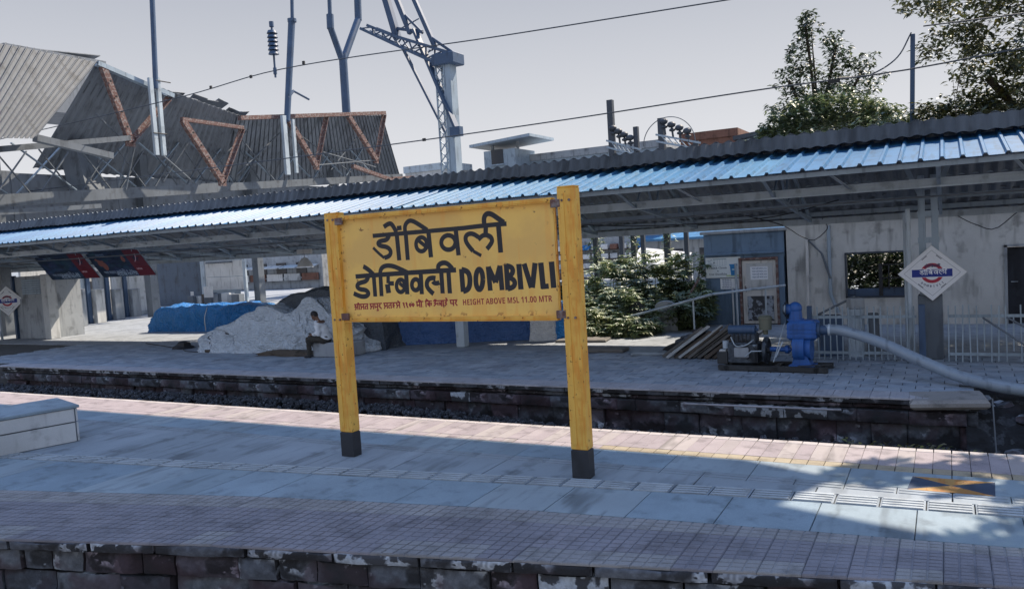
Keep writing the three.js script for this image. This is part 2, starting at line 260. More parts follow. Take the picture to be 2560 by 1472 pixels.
function stoneRow(parent, n, x0, x1, zf, y0, y1, lenA, lenB, depth, pal, jit) { // stones along z = zf(x), faces towards +z
  let x = x0;
  while (x < x1) {
    const L = Math.min(rr(lenA, lenB), x1 - x + .1), xm = x + L / 2, t = Math.atan2(-(zf(x + L) - zf(x)), L), o = rr(-jit, jit);
    const h = y1 - y0 - .006, g = new THREE.BoxGeometry(L - .008, h, depth, Math.max(3, Math.round(L / .07)), Math.max(2, Math.round(h / .05)), 1), p = g.attributes.position;
    for (let i = 0; i < p.count; i++) { const a = p.getX(i), b = p.getY(i), c = p.getZ(i); if (c > 0) { const e = Math.min(1, (L / 2 - Math.abs(a)) / .05) * Math.min(1, (h / 2 - Math.abs(b)) / .04 + .35); p.setZ(i, c - .03 * (1 - e) + (jit * 2.2 + .03) * (fbm((a + xm) * .21 + 40, (b + y0) * .21 + 9, 13, 4, 17) - .5)); } p.setY(i, b + (b > 0 ? -.035 : .03) * fbm((a + xm) * .3 + 40, c * .3 + 3, 13, 3, 27) * (c > 0 ? 1 : .2)); }
    g.applyMatrix4(new THREE.Matrix4().makeRotationY(t).setPosition(xm, (y0 + y1) / 2, zf(xm) - depth / 2 + o)); g.computeVertexNormals();
    mesh(n, g, pal(xm), parent); x += L;
  }
}
{ // the wall of the near platform that faces the viewer, and the track bed below it
  stoneRow(nearP, 'coping_stone', -16, 6, (x) => zN(x) + .02, -.14, -.012, .7, 1.1, .34, () => rnd() < .08 ? mats.white : pick(mats.coping), .01);
  stoneRow(nearP, 'wall_stone', -16, 6, (x) => zN(x) - .06, -.40, -.14, .35, .8, .3, () => rnd() < .08 ? mats.white : pick(mats.stone), .03);
  stoneRow(nearP, 'wall_stone', -16, 6, (x) => zN(x) - .10, -.92, -.40, .4, .9, .3, () => pick(mats.stone), .04);
}
const farP = thing('far_platform', 'shaded grey block paved platform under the blue canopy', 'platform', [0, 0, 0], 0, null, 'structure');
const FE = -14.70;
{
  mesh('platform_body', [bx(70, .93, 1.3, -34.6, -.49, FE - .28 - .65), bx(80, .93, 40, -30, -.49, FE - 1.58 - 20)], mats.bed, farP);
  mesh('back_paving', bx(79.9, .03, 33.5, -30, -.014, -36.1), M(.42, .46, .51, grit), farP);
  // edge strip of fine ribbed tiles and block paving behind it
  const rest = [];
  for (let x = -27, k = 0; x < .2; x += .3, k++) { const q = q4(x, x + .3, FE + .02, FE - .55), l = [quadPrism(q, -.03, rr(-.002, .002), .003)]; for (let j = 0; j < 3; j++) l.push(quadPrism(sub(q, j / 3 + .02, j / 3 + .31, .05, .95), -.004, .006, .001)); const m = mats.edge[k % 2]; if (x > -20) mesh('edge_tile', l, m, farP); else rest.push(...l); }
  mesh('edge_tile', rest, mats.edge[0], farP).userData.kind = 'stuff';
  const blocks = [[], [], [], []];
  for (let r = 0; r < 14; r++) for (let k = 0; k < 70; k++) {
    const x0 = -30 + k * .45 + (r % 2) * .22, z0 = FE - .55 - r * .3; if (x0 > .1 && r < 4) continue;
    const g = quadPrism([[x0, z0], [x0 + .45, z0], [x0 + .45, z0 - .3], [x0, z0 - .3]], -.03, rr(-.006, .005), .006), m = Math.floor(rnd() * 4);
    if (r < 10 && x0 > -12.6) mesh('paving_block', g, mats.paver[m], farP); else blocks[m].push(g);
  }
  blocks.forEach((l, m) => { mesh('paving_block', l, mats.paver[m], farP).userData.kind = 'stuff'; });
  // rough stone face above the track
  const zf = () => FE;
  stoneRow(farP, 'coping_stone', -27, .3, zf, -.13, -.012, .8, 1.4, .4, () => rnd() < .05 ? mats.white : pick(mats.coping), .012);
  stoneRow(farP, 'wall_stone', -27, .2, () => FE - .09, -.22, -.13, .5, 1.6, .3, () => rnd() < .05 ? mats.white : pick(mats.stone), .02);
  stoneRow(farP, 'wall_stone', -27, .3, () => FE - .04, -.46, -.22, .35, .95, .3, (x) => (x > -3.6 && x < -2.2) || rnd() < .1 ? mats.white : pick(mats.stone), .025);
  stoneRow(farP, 'wall_stone', -27, .3, () => FE - .16, -.95, -.46, .4, .85, .3, () => rnd() < .45 ? mats.stone[2] : pick(mats.stone), .06);
  mesh('conduit', rod([-4.4, -.245, FE + .05], [-1.65, -.235, FE + .05], .02, 6), mats.edge[1], farP);
}
{ // track bed with loose ballast against the walls
  tag(mesh('track_bed', bx(60, .1, 3.3, -24, -.93, (EDGE + FE) / 2), mats.ballast, scene), 'dark track bed in the gap between both platforms', 'track bed', null, 'structure');
  const base = [0, 1, 2].map((s) => { const g = new THREE.IcosahedronGeometry(1, 0), p = g.attributes.position; for (let i = 0; i < p.count; i++) { const k = .72 + .5 * hash(Math.round(p.getX(i) * 50), Math.round(p.getY(i) * 50 + p.getZ(i) * 77), s + 3); p.setXYZ(i, p.getX(i) * k, p.getY(i) * k * .75, p.getZ(i) * k); } g.computeVertexNormals(); return muv(g); });
  base.forEach((g, s) => {
    const N = 2600, im = new THREE.InstancedMesh(g, mats.stone[1], N), m = new THREE.Matrix4(); im.name = numbered('ballast'); im.castShadow = im.receiveShadow = true;
    for (let i = 0; i < N; i++) {
      const x = rr(-27, 1.5), t = rnd(), z = FE - .02 + t * t * 3.2, y = -.88 + .24 * Math.max(0, 1 - t * t * 3.2 / 1.1) * sm(-6, -12, x) + rr(-.02, .05), r = rr(.03, .075);
      m.compose(V3(x, y, z), new THREE.Quaternion().setFromEuler(new THREE.Euler(rr(0, 6), rr(0, 6), rr(0, 6))), V3(r, r, r)); im.setMatrixAt(i, m); im.setColorAt(i, lin(1, 1, 1).multiplyScalar(rr(.35, 1.25)));
    }
    scene.add(im); tag(im, 'loose dark ballast stones along the foot of the far platform wall', 'ballast', 'ballast between the platforms', 'stuff');
  });
  for (const [z, l] of [[-12.35, 'rusty steel rail running beside the near platform'], [-13.75, 'rusty steel rail running beside the far platform']]) {
    const s = new THREE.Shape(); [[-.07, 0], [.07, 0], [.07, .015], [.01, .03], [.01, .12], [.035, .13], [.035, .16], [-.035, .16], [-.035, .13], [-.01, .12], [-.01, .03], [-.07, .015]].forEach(([x, y], i) => i ? s.lineTo(x, y) : s.moveTo(x, y));
    const g = new THREE.ExtrudeGeometry(s, { depth: 34, bevelEnabled: false }); g.rotateY(Math.PI / 2); g.translate(-28, -.88, z); tag(mesh('rail', g, mats.rust, scene), l, 'rail');
  }
}
{ // broken end of the far platform: rubble ramp, stones and grass
  const g = new THREE.PlaneGeometry(9, 3.0, 60, 24); g.rotateX(-Math.PI / 2); g.translate(4.72, 0, -15.0 + .05); const p = g.attributes.position;
  for (let i = 0; i < p.count; i++) { const x = p.getX(i), z = p.getZ(i); const t = sm(-16.3, -13.6, z), e = sm(.2, .9, x); p.setY(i, -.02 - .86 * t * (.35 + .65 * e) - .5 * (1 - e) * t + .22 * (fbm(x * .13 + .5, z * .13 + 3.5, 16, 3, 7) - .5) * sm(-16.4, -15.9, z)); }
  g.computeVertexNormals(); tag(mesh('rubble_slope', g, M(.10, .10, .105, { map: tGrime, bumpMap: tBump, bumpScale: .03 }), scene), 'dark earth slope at the broken end of the far platform', 'slope', null, 'structure');
  for (let k = 0; k < 16; k++) { const r = rr(.06, .19), gg = new THREE.IcosahedronGeometry(r, 1), q = gg.attributes.position; for (let i = 0; i < q.count; i++) { const f = .75 + .5 * hash(Math.round(q.getX(i) * 900), Math.round(q.getY(i) * 900 + q.getZ(i) * 1300), k); q.setXYZ(i, q.getX(i) * f * 1.3, q.getY(i) * f * .7, q.getZ(i) * f); } gg.computeVertexNormals(); const x = rr(.15, 1.9), z = rr(-15.7, -13.9), t = sm(-16.3, -13.6, z); gg.translate(x, -.05 - .8 * t, z); tag(mesh('rubble_stone', gg, pick(mats.stone), scene), 'dark broken stone lying on the earth slope at the platform end', 'stone', 'rubble at the platform end'); }
  const lump = cb(1.15, .16, .75, -.05, -.06, -14.95, .05, .12, .03, .03); tag(mesh('concrete_lump', lump, M(.42, .41, .40, grit), scene), 'broken pale concrete slab at the end of the platform edge', 'concrete slab');
  tag(mesh('iron_rod', rod([.62, -.9, -14.2], [.58, .12, -14.35], .012, 6), mats.greyDark, scene), 'thin upright iron rod beside the broken platform end', 'rod');
}
{ // tiled bench block on the near platform
  const t = thing('platform_bench', 'low pale tiled bench block with a chipped top corner', 'bench', [-13.33, 0, -8.48], -1.87);
  // local x runs along the visible face, local z into the block
  mesh('core', bx(2.56, .58, 1.16, 1.29, .29, .6), mats.greyDark, t);
  for (const [x, w] of [[.62, 1.2], [1.88, 1.28]]) for (const [y, h] of [[.17, .33], [.465, .23]]) mesh('tile', cb(w - .008, h - .008, .03, x + .02, y, .003, .004), mats.pale, t);
  for (const [y, h] of [[.17, .33], [.465, .23]]) mesh('tile', cb(.03, h - .008, 1.18, .003, y, .6, .004), mats.pale, t);
  mesh('top_slab', cb(2.66, .05, 1.26, 1.29, .61, .6, .008), mats.slab[2], t);
}

// ------------------------------------------------------------------ lettering
// Devanagari and Latin strokes of the sign, [width, x, y, x, y, ...] in metres on the board
const LETTERS=[[0.061,0.607,1.204,1.540,1.218,2.124,1.223],[0.061,2.105,1.222,2.472,1.241,2.785,1.240],[0.067,0.896,1.199,0.874,1.133,0.724,1.125,0.685,1.088,0.731,1.052,0.854,1.034,0.917,0.965,0.869,0.889,0.786,0.882],[0.044,0.785,0.879,0.693,0.942,0.600,1.036],[0.072,1.028,1.224,1.042,0.832],[0.067,0.813,1.320,0.912,1.377,0.979,1.332,1.023,1.235],[0.079,1.078,1.322,1.081,1.256],[0.069,1.183,1.215,1.188,0.831],[0.064,1.177,1.226,1.166,1.304,1.230,1.376,1.304,1.382,1.430,1.309,1.548,1.231],[0.072,1.563,1.214,1.578,0.852],[0.061,1.525,1.035,1.513,0.993,1.485,0.960,1.446,0.942,1.406,0.944,1.370,0.965,1.348,1.001,1.342,1.045,1.355,1.088,1.383,1.121,1.422,1.138,1.462,1.136,1.497,1.114,1.520,1.079,1.525,1.035],[0.056,1.392,1.094,1.540,0.978],[0.069,2.005,1.209,2.024,0.859],[0.064,1.990,1.036,1.975,0.993,1.941,0.959,1.893,0.942,1.841,0.945,1.796,0.967,1.767,1.003,1.758,1.048,1.774,1.091,1.809,1.124,1.857,1.141,1.908,1.138,1.953,1.116,1.982,1.080,1.990,1.036],[0.069,2.474,1.243,2.464,1.130],[0.064,2.346,1.090,2.283,1.140,2.192,1.143,2.143,1.096,2.163,1.005,2.254,0.907],[0.046,2.254,0.907,2.376,0.838],[0.064,2.344,1.053,2.402,1.107,2.487,1.113,2.555,1.068,2.552,0.996,2.467,0.924],[0.072,2.663,1.231,2.673,0.866],[0.069,2.452,1.265,2.445,1.337,2.495,1.394,2.566,1.386,2.661,1.318,2.747,1.258],[0.067,0.244,0.628,1.162,0.654,1.969,0.662],[0.069,0.474,0.623,0.458,0.556,0.293,0.532,0.249,0.481,0.306,0.436,0.417,0.429,0.470,0.373,0.408,0.327,0.296,0.333,0.187,0.382],[0.069,0.574,0.631,0.576,0.326],[0.069,0.397,0.771,0.484,0.734,0.571,0.648],[0.069,0.694,0.639,0.689,0.329],[0.067,0.692,0.644,0.694,0.712,0.775,0.768,0.913,0.763,1.045,0.710,1.169,0.654],[0.061,0.830,0.634,0.820,0.511],[0.085,0.805,0.500,0.818,0.371],[0.064,0.822,0.511,0.921,0.508],[0.072,1.143,0.668,1.139,0.347],[0.061,1.110,0.468,1.100,0.429,1.076,0.397,1.045,0.381,1.012,0.381,0.983,0.400,0.965,0.432,0.961,0.472,0.972,0.511,0.995,0.542,1.027,0.559,1.060,0.558,1.088,0.539,1.106,0.507,1.110,0.468],[0.054,1.015,0.511,1.110,0.437],[0.069,1.390,0.659,1.385,0.342],[0.064,1.359,0.476,1.349,0.442,1.329,0.415,1.301,0.401,1.271,0.402,1.246,0.417,1.229,0.445,1.226,0.480,1.235,0.514,1.256,0.541,1.284,0.555,1.314,0.555,1.339,0.539,1.355,0.511,1.359,0.476],[0.069,1.729,0.647,1.729,0.345],[0.067,1.689,0.498,1.610,0.473,1.581,0.517],[0.069,1.630,0.559,1.547,0.575,1.476,0.515,1.481,0.416,1.580,0.343],[0.069,1.845,0.664,1.846,0.343],[0.069,1.690,0.670,1.671,0.725,1.750,0.773,1.850,0.758,1.910,0.681],[0.077,2.054,0.673,2.059,0.359],[0.077,2.057,0.662,2.142,0.648,2.182,0.568,2.170,0.441,2.126,0.379,2.059,0.368],[0.074,2.379,0.520,2.369,0.460,2.350,0.412,2.326,0.386,2.301,0.387,2.280,0.414,2.268,0.463,2.267,0.523,2.277,0.583,2.296,0.630,2.320,0.656,2.345,0.655,2.366,0.628,2.378,0.580,2.379,0.520],[0.072,2.470,0.689,2.481,0.365],[0.072,2.474,0.683,2.568,0.472],[0.072,2.568,0.472,2.649,0.692],[0.072,2.649,0.695,2.659,0.368],[0.074,2.744,0.706,2.744,0.366],[0.069,2.743,0.688,2.810,0.679,2.843,0.626,2.811,0.560,2.754,0.547],[0.069,2.753,0.537,2.833,0.516,2.862,0.454,2.823,0.395,2.745,0.383],[0.077,2.929,0.705,2.939,0.370],[0.074,3.005,0.706,3.091,0.388],[0.074,3.164,0.709,3.105,0.388],[0.077,3.245,0.709,3.261,0.370],[0.067,3.236,0.397,3.339,0.404],[0.077,3.396,0.716,3.408,0.378]];
function strokes(c, list, sx, sy, ox, oy, k = 1) {
  c.lineJoin = 'round'; c.lineCap = 'butt';
  for (const [w, ...p] of list) {
    c.lineWidth = w * k * Math.abs(sy); c.beginPath();
    const P = []; for (let i = 0; i < p.length; i += 2) P.push([ox + p[i] * sx, oy + p[i + 1] * sy]);
    c.moveTo(...P[0]); if (P.length === 2) c.lineTo(...P[1]); else { for (let i = 1; i < P.length - 1; i++) { const m = i === P.length - 2 ? P[i + 1] : [(P[i][0] + P[i + 1][0]) / 2, (P[i][1] + P[i + 1][1]) / 2]; c.quadraticCurveTo(...P[i], ...m); } }
    c.stroke();
  }
}
const NAME1 = LETTERS.slice(0, 20), NAME2 = LETTERS.slice(20, 39);
// small hand lettering: strokes on a unit grid, headline at y = 1
const SMALL = {
  a: [.75, [[.05, .85], [.25, .8], [.2, .55], [.05, .5], [.28, .45], [.25, .1], [.0, .05]], [[.28, .5], [.6, .5]], [[.6, 1], [.6, 0]]], au: [.35, [[.15, 1], [.15, 0]], [[.0, 1.3], [.18, 1]], [[-.15, 1.25], [.16, 1.02]]],
  s: [.8, [[.12, 1], [.12, .55], [.3, .5], [.05, .0]], [[.12, .6], [.62, .5]], [[.62, 1], [.62, 0]]], t: [.72, [[.52, 1], [.52, 0]], [[.52, .6], [.15, .6], [.08, .2], [.3, .05]]],
  m: [.75, [[.12, 1], [.12, .25], [.22, .35], [.12, .4]], [[.12, .38], [.58, .38]], [[.58, 1], [.58, 0]]], u: [.0, [[-.2, -.02], [-.05, -.25], [-.4, -.25]]],
  dr: [.7, [[.3, 1], [.3, .7], [.08, .6], [.25, .3], [.4, .4]], [[.3, .3], [.55, .0]]], h: [.7, [[.3, 1], [.3, .75], [.1, .65], [.4, .5], [.1, .3], [.35, .1]]], e: [0, [[-.5, 1.35], [-.15, 1.0]]],
  one: [.5, [[.1, .8], [.3, .9], [.35, .6], [.15, .55]], [[.3, .6], [.4, 0]]], zero: [.5, [[.2, .8], [.05, .5], [.2, .2], [.38, .5], [.2, .8]]], dot: [.2, [[.05, .05], [.1, .05]]],
  ii: [.3, [[.12, 1], [.12, 0]], [[-.35, 1], [-.25, 1.35], [.12, 1.02]]], i: [.3, [[.12, 1], [.12, 0]], [[.12, 1], [.25, 1.35], [.6, 1.02]]], k: [.85, [[.4, 1], [.4, 0]], [[.4, .7], [.1, .6], [.2, .3], [.4, .5]], [[.4, .6], [.75, .65], [.65, .2]]],
  uu: [.8, [[.3, 1], [.3, .75], [.1, .65], [.35, .45], [.1, .2], [0, .1]], [[.35, .5], [.7, .6], [.7, .2]], [[.1, 1.25], [.3, 1.15], [.5, 1.25]]], ch: [.7, [[.05, .65], [.3, .65], [.2, .3], [.5, .4]], [[.52, 1], [.52, 0]]], aa: [.3, [[.1, 1], [.1, 0]]],
  ee: [.65, [[.3, 1], [.3, .7], [.1, .6], [.35, .4], [.1, .1]], [[.35, 1], [.45, 1.3], [.2, 1.4]]], p: [.75, [[.12, 1], [.12, .45], [.55, .4]], [[.55, 1], [.55, 0]]], r: [.5, [[.2, 1], [.3, .7], [.1, .5], [.4, 0]]],
};
function small(c, words, x, y, h, lw) { // returns end x; canvas y down, y = baseline
  c.lineWidth = lw; c.lineCap = 'butt';
  for (const w of words) { const x0 = x; for (const k of w) { const [adv, ...ss] = SMALL[k]; for (const s of ss) { c.beginPath(); s.forEach(([a, b], i) => i ? c.lineTo(x + a * h, y - b * h) : c.moveTo(x + a * h, y - b * h)); c.stroke(); } x += adv * h; } if (!'one zero dot'.includes(w[0])) { c.beginPath(); c.moveTo(x0 - .05 * h, y - h); c.lineTo(x, y - h); c.stroke(); } x += .28 * h; }
  return x;
}
// ------------------------------------------------------------------ the yellow station sign
{
  const t = thing('station_sign', 'yellow station name board on two posts with black and red lettering', 'sign', [-5.98, 0, -9.08]);
  const px = 580, W = 2007, H = 870; // 3.46 m x 1.5 m
  const face = canvasTex(W, H, (c) => {
    const im = c.createImageData(W, H), d = im.data;
    for (let j = 0; j < H; j++) for (let i = 0; i < W; i++) {
      const u = i / W, v = j / W, n = fbm(u, v, 6, 5, 301), f = fbm(u, v, 60, 3, 311), dr = fbm(u, v * .1, 40, 3, 321);
      let k = mix3([246, 202, 108], [232, 188, 106], sm(.35, .7, n)); k = mix3(k, [240, 176, 86], sm(.55, .75, dr) * .4); k = mix3(k, [120, 84, 52], sm(.77, .82, fbm(u, v, 26, 4, 331)) * .7);
      const ed = Math.min(i, W - i, j, H - j) / 60; k = mix3(k, [128, 82, 48], sm(.64, .76, f) * sm(1.2, .1, ed) * .6);
      const o = (j * W + i) * 4, g = (hash(i, j, 5) - .5) * 8; d[o] = k[0] + g; d[o + 1] = k[1] + g; d[o + 2] = k[2] + g; d[o + 3] = 255;
    }
    c.putImageData(im, 0, 0);
    c.strokeStyle = '#1e222d'; strokes(c, LETTERS, px, -px, 0, H);
    c.strokeStyle = '#96202f'; c.save(); c.translate(.168 * px, H - .135 * px); c.rotate(-.02);
    const words = [['a', 'au', 's', 't'], ['s', 'm', 'u', 'dr'], ['s', 't', 'h', 's', 'e'], ['one', 'one', 'dot', 'zero', 'zero'], ['m', 'ii', 'dot'], ['i', 'k'], ['uu', 'ch', 'aa', 'ee'], ['p', 'r']];
    const probe = small(c, [], 0, 0, 1, 1); c.save(); const tw = 27.5 * 34 * .78; c.scale(1.82 * px / tw * 1.09, 1.3); small(c, words, 6, 0, 36, 7.5); c.restore();
    c.fillStyle = '#96202f'; c.font = 'bold 50px sans-serif'; c.save(); c.translate(1.87 * px, -2); const s = 'HEIGHT ABOVE MSL 11.00 MTR'; c.scale(1.34 * px / c.measureText(s).width, 1.28); c.fillText(s, 0, 0); c.restore(); c.restore();
  });
  mesh('board', cb(3.46, 1.5, .035, .0, 2.75, 0, .006), mats.yellow, t);
  const f = panel(3.42, 1.46, new THREE.MeshStandardMaterial({ map: face, roughness: .5, bumpMap: tBump, bumpScale: .001 })); f.name = 'lettering'; f.position.set(0, 2.75, .0215); f.receiveShadow = true; t.add(f);
  for (const [y, n] of [[3.485, 'top_rail'], [2.02, 'bottom_rail']]) mesh(n, [cb(3.42, .05, .10, 0, y, .015, .006), bx(3.42, .012, .11, 0, y - .031, .02)], mats.yellow, t);
  for (const [x, h] of [[-1.80, 3.55], [1.915, 3.62]]) {
    const p = mesh('post', [cb(.225, h - .36, .17, x, .36 + (h - .36) / 2, 0, .014), bx(.05, h - .5, .012, x - .05, .43 + (h - .5) / 2, .089), cb(.225, .02, .17, x, h + .004, 0, .006)], mats.yellow, t);
    mesh('painted_foot', cb(.231, .37, .176, x, .178, 0, .012), mats.tar, t);
    for (const y of [2.02, 3.46]) for (const s of [-.06, .06]) mesh('bolt', cyl(.016, .016, .02, x + s * .8, y, .094, 6, Math.PI / 2), mats.rust, p);
  }
  for (const x of [-1.66, 1.77]) for (const y of [2.06, 3.43]) mesh('bracket', cb(.13, .10, .03, x, y, .075, .006), mats.rust, t);
}
// ------------------------------------------------------------------ diamond station signs
const diamondFace = canvasTex(900, 800, (c, W, H) => {
  c.fillStyle = '#dfe2e6'; c.fillRect(0, 0, W, H);
  for (let k = 0; k < 900; k++) { c.fillStyle = `rgba(60,62,70,${.03 + hash(k, 3, 1) * .1})`; c.fillRect(hash(k, 1, 1) * W, hash(k, 2, 1) * H, 2 + hash(k, 4, 1) * 8, 2 + hash(k, 5, 1) * 6); }
  const cx = W / 2, cy = H / 2; c.strokeStyle = '#8d949d'; c.lineWidth = 5; c.beginPath(); c.moveTo(cx, 70); c.lineTo(W - 80, cy); c.lineTo(cx, H - 70); c.lineTo(80, cy); c.closePath(); c.stroke();
  c.strokeStyle = '#a8243c'; c.lineWidth = 46; c.beginPath(); c.ellipse(cx, cy, 128, 122, 0, 0, 7); c.stroke();
  c.fillStyle = '#0c2c86'; c.fillRect(cx - 268, cy - 58, 536, 116); c.strokeStyle = '#eef0f4'; c.lineWidth = 5; c.strokeRect(cx - 268, cy - 58, 536, 116);
  c.strokeStyle = '#f1f3f6'; strokes(c, NAME1, 165, -165, cx - 172 - 90, cy + 34 + 108 + 20, .9);
  c.fillStyle = '#1b2c52'; c.font = 'bold 42px sans-serif'; c.textAlign = 'center'; const s = 'DOMBIVLI';
  for (let i = 0; i < s.length; i++) { const a = (i - 3.5) * .2; c.save(); c.translate(cx, cy - 20); c.rotate(-a); c.fillText(s[i], 0, 225); c.restore(); }
  c.strokeStyle = '#1b2c52'; c.save(); strokes(c, NAME2, 118, -118, cx - 120, cy - 175 + 132, 1); c.restore();
  c.fillStyle = '#20283a'; for (const [x, y, r] of [[cx - 95, 175, -.72], [cx + 95, 175, .72], [cx - 150, H - 215, .72], [cx + 150, H - 215, -.72]]) { c.save(); c.translate(x, y); c.rotate(r); for (let k = 0; k < 5; k++) c.fillRect(-45 + k * 18, -9, 11, 16); c.restore(); }
});
function diamond(label, pos, w, h, turn, post) {
  const t = thing('diamond_sign', label, 'sign', pos, turn);
  const s = new THREE.Shape(); s.moveTo(0, -h / 2); s.lineTo(w / 2, 0); s.lineTo(0, h / 2); s.lineTo(-w / 2, 0); s.closePath();
  mesh('plate', new THREE.ExtrudeGeometry(s, { depth: .02, bevelEnabled: true, bevelSize: .006, bevelThickness: .004, bevelSegments: 1 }).translate(0, 0, -.03), mats.whitePaint, t);
  const g = new THREE.ShapeGeometry(s), p = g.attributes.position, uv = g.attributes.uv; for (let i = 0; i < p.count; i++) uv.setXY(i, p.getX(i) / w + .5, p.getY(i) / h + .5);
  const f = new THREE.Mesh(g, new THREE.MeshStandardMaterial({ map: diamondFace, roughness: .55 })); f.name = 'sign_face'; f.receiveShadow = true; t.add(f);
  if (post) mesh('post', rod([-.42, -pos[1], -.06], [-.42, 1.35, -.06], .05, 10), mats.steelPale, t);
}
diamond('white diamond station sign with blue bar beside the dark steel column', [-.27, 1.82, -18.72], 1.27, 1.14, .12, true);
diamond('white diamond station sign standing beside the grey shuttered stall', [-36.6, 1.72, -20.6], 1.5, 1.3, .5, true);

// ------------------------------------------------------------------ blue canopy over the far platform
const canopy = thing('platform_canopy', 'long blue ribbed platform canopy with grey ridge on steel columns', 'canopy');
{
  const FT = [4.64, -19.3], FB = [3.98, -16.2], gF = sheet(1.02, Math.hypot(FT[0] - FB[0], FT[1] - FB[1]), ribbed);
  for (let k = 0; k < 52; k++) { const x = -46 + k; const g = placeSlope(gF.clone(), x, [FT[0] + (k % 2) * .008, FT[1]], [FB[0] + (k % 2) * .008 + rr(-.008, .008), FB[1] + rr(-.02, .02)]); mesh('roof_sheet', g, pick(mats.roofBlue), canopy); }
  // grey ridge sheets that overhang the blue slope, and the grey back slope
  const W = wavy(4, .07);
  for (let k = 0; k < 48; k++) {
    const x = -46 + k * 1.1;
    mesh('ridge_sheet', placeSlope(sheet(1.12, .34, W, .008), x, [4.93, -18.72], [4.63 + rr(-.015, .015), -18.58 + rr(-.02, .02)]), pick(mats.roofGrey), canopy);
    mesh('back_sheet', placeSlope(sheet(1.12, 4.6, W, .008), x, [4.93, -18.7], [3.06, -22.85 + rr(-.04, .04)]), pick(mats.under), canopy);
  }
  // purlins and eave members along the roof
  for (const [y, z, w] of [[3.92, -16.42, .08], [4.12, -17.3, .08], [4.33, -18.3, .08], [4.52, -20.05, .08], [3.94, -21.1, .08], [3.22, -22.4, .1]]) mesh('purlin', angle([-46, y, z], [5.8, y, z], w), mats.steel, canopy);
  mesh('eave_beam', [bx(52, .035, .14, -20, 3.70, -17.55), bx(52, .13, .02, -20, 3.63, -17.55), bx(52, .035, .14, -20, 3.56, -17.55)], mats.steelPale, canopy);
  mesh('back_beam', [bx(52, .14, .06, -20, 3.02, -22.72), bx(52, .03, .12, -20, 3.10, -22.72)], mats.steelPale, canopy);
  mesh('tie_beam', [bx(52, .1, .05, -20, 3.42, -20.6), bx(52, .05, .05, -20, 4.62, -19.36)], mats.steel, canopy);
  // cross frames, every second one lands on a column
  for (let x = -42.8; x < 6; x += 3.05) {
    const l = [angle([x, 3.9, -16.4], [x, 4.52, -19.3], .07), angle([x, 4.52, -19.3], [x, 3.1, -22.6], .07), angle([x, 3.62, -17.5], [x, 3.06, -22.6], .07), angle([x, 3.62, -17.5], [x, 3.94, -16.4], .07), angle([x, 3.62, -17.5], [x, 4.3, -18.3], .05), angle([x, 3.45, -19.0], [x, 4.3, -18.3], .05), angle([x, 3.45, -19.0], [x, 4.45, -19.4], .05), angle([x, 3.45, -19.0], [x, 4.0, -21], .05), angle([x, 3.25, -20.9], [x, 4.0, -21], .05)];
    mesh('truss', l, mats.steel, canopy);
    mesh('brace', rod([x, 3.9, -21.2], [x + 3.05, 3.15, -22.6], .016, 5), mats.greyDark, canopy); mesh('brace', rod([x, 3.15, -22.6], [x + 3.05, 3.9, -21.2], .016, 5), mats.greyDark, canopy);
    mesh('strut', bar([x + 1.5, 3.62, -17.55], [x + 1.1, 4.0, -16.5], .06, .02), mats.steelPale, canopy);
  }
  // columns: two channels laced together on a concrete foot
  for (const [x, z, s] of [[-.32, -19.05, 1], [-12.55, -19.9, .6], [-37.4, -19.05, 1]]) {
    const c = mesh('column', [bx(.13 * s, 3.5, .26 * s, x - .12 * s, 2.1, z), bx(.13 * s, 3.5, .26 * s, x + .12 * s, 2.1, z), bar([x - .12 * s, 3.4, z], [x - .5 * s, 4.3, z], .1), bar([x + .12 * s, 3.4, z], [x + .5 * s, 4.3, z], .1)], mats.steel, canopy);
    for (const y of [2.5, 3.05, 3.6]) mesh('lacing_plate', bx(.4 * s, .12, .012, x, y, z + .137 * s), mats.steel, c);
    mesh('column_foot', cb(.46 * s, 1.35, .42 * s, x, .675, z, .02), s === 1 ? mats.greyDark : mats.steelPale, canopy);
  }
  mesh('rain_pipe', rod([-.75, 0, -18.9], [-.75, 3.1, -18.9], .05, 10), mats.steelPale, canopy);
  mesh('conduit', tube([[-40, 3.36, -18.0], [-26, 3.32, -18.0], [-14, 3.37, -18.0], [-6, 3.3, -18.0], [-1, 3.38, -18.0], [5, 3.34, -18]], .02, 60, 5), mats.greyDark, canopy);
}
{ // loose cables hanging under the roof
  const cab = (l, ...p) => tag(mesh('hanging_cable', tube(p, .013, 30, 5), mats.black, scene), l, 'cable');
  cab('black cable sagging below the canopy in front of the blue grey hut', [-9.5, 3.4, -20.4], [-7.2, 3.2, -20.4], [-5.2, 3.16, -20.4], [-3.6, 3.22, -20.4], [-2.2, 3.5, -20.4]);
  cab('black cable looping from the canopy to the white pole', [-4.6, 3.3, -21.5], [-3.9, 3.0, -22.6], [-3.6, 2.62, -24.2], [-3.35, 2.5, -24.6], [-3.0, 2.75, -24.4], [-2.85, 3.1, -22.6]);
  cab('black cable hanging down the cream wall towards the dark door', [.2, 3.0, -22.7], [.7, 2.7, -24.4], [1.15, 2.55, -24.96], [1.7, 3.0, -24.6], [2.3, 3.1, -22.8]);
  // pendant lamp under the canopy
  const t = thing('pendant_lamp', 'white dome pendant lamp hanging below the canopy beside the name board', 'lamp', [-19.9, 2.55, -21.5]);
  const pr = [[.02, .32], [.1, .3], [.24, .12], [.28, 0], [.26, 0], [.22, .1], [.08, .27]].map(([a, b]) => new THREE.Vector2(a, b));
  mesh('shade', new THREE.LatheGeometry(pr, 20), mats.whitePaint, t); mesh('ballast_box', cb(.62, .16, .12, .02, .53, 0, .01), mats.whitePaint, t); mesh('rod', rod([0, .3, 0], [0, 1.25, 0], .014), mats.steel, t);
}
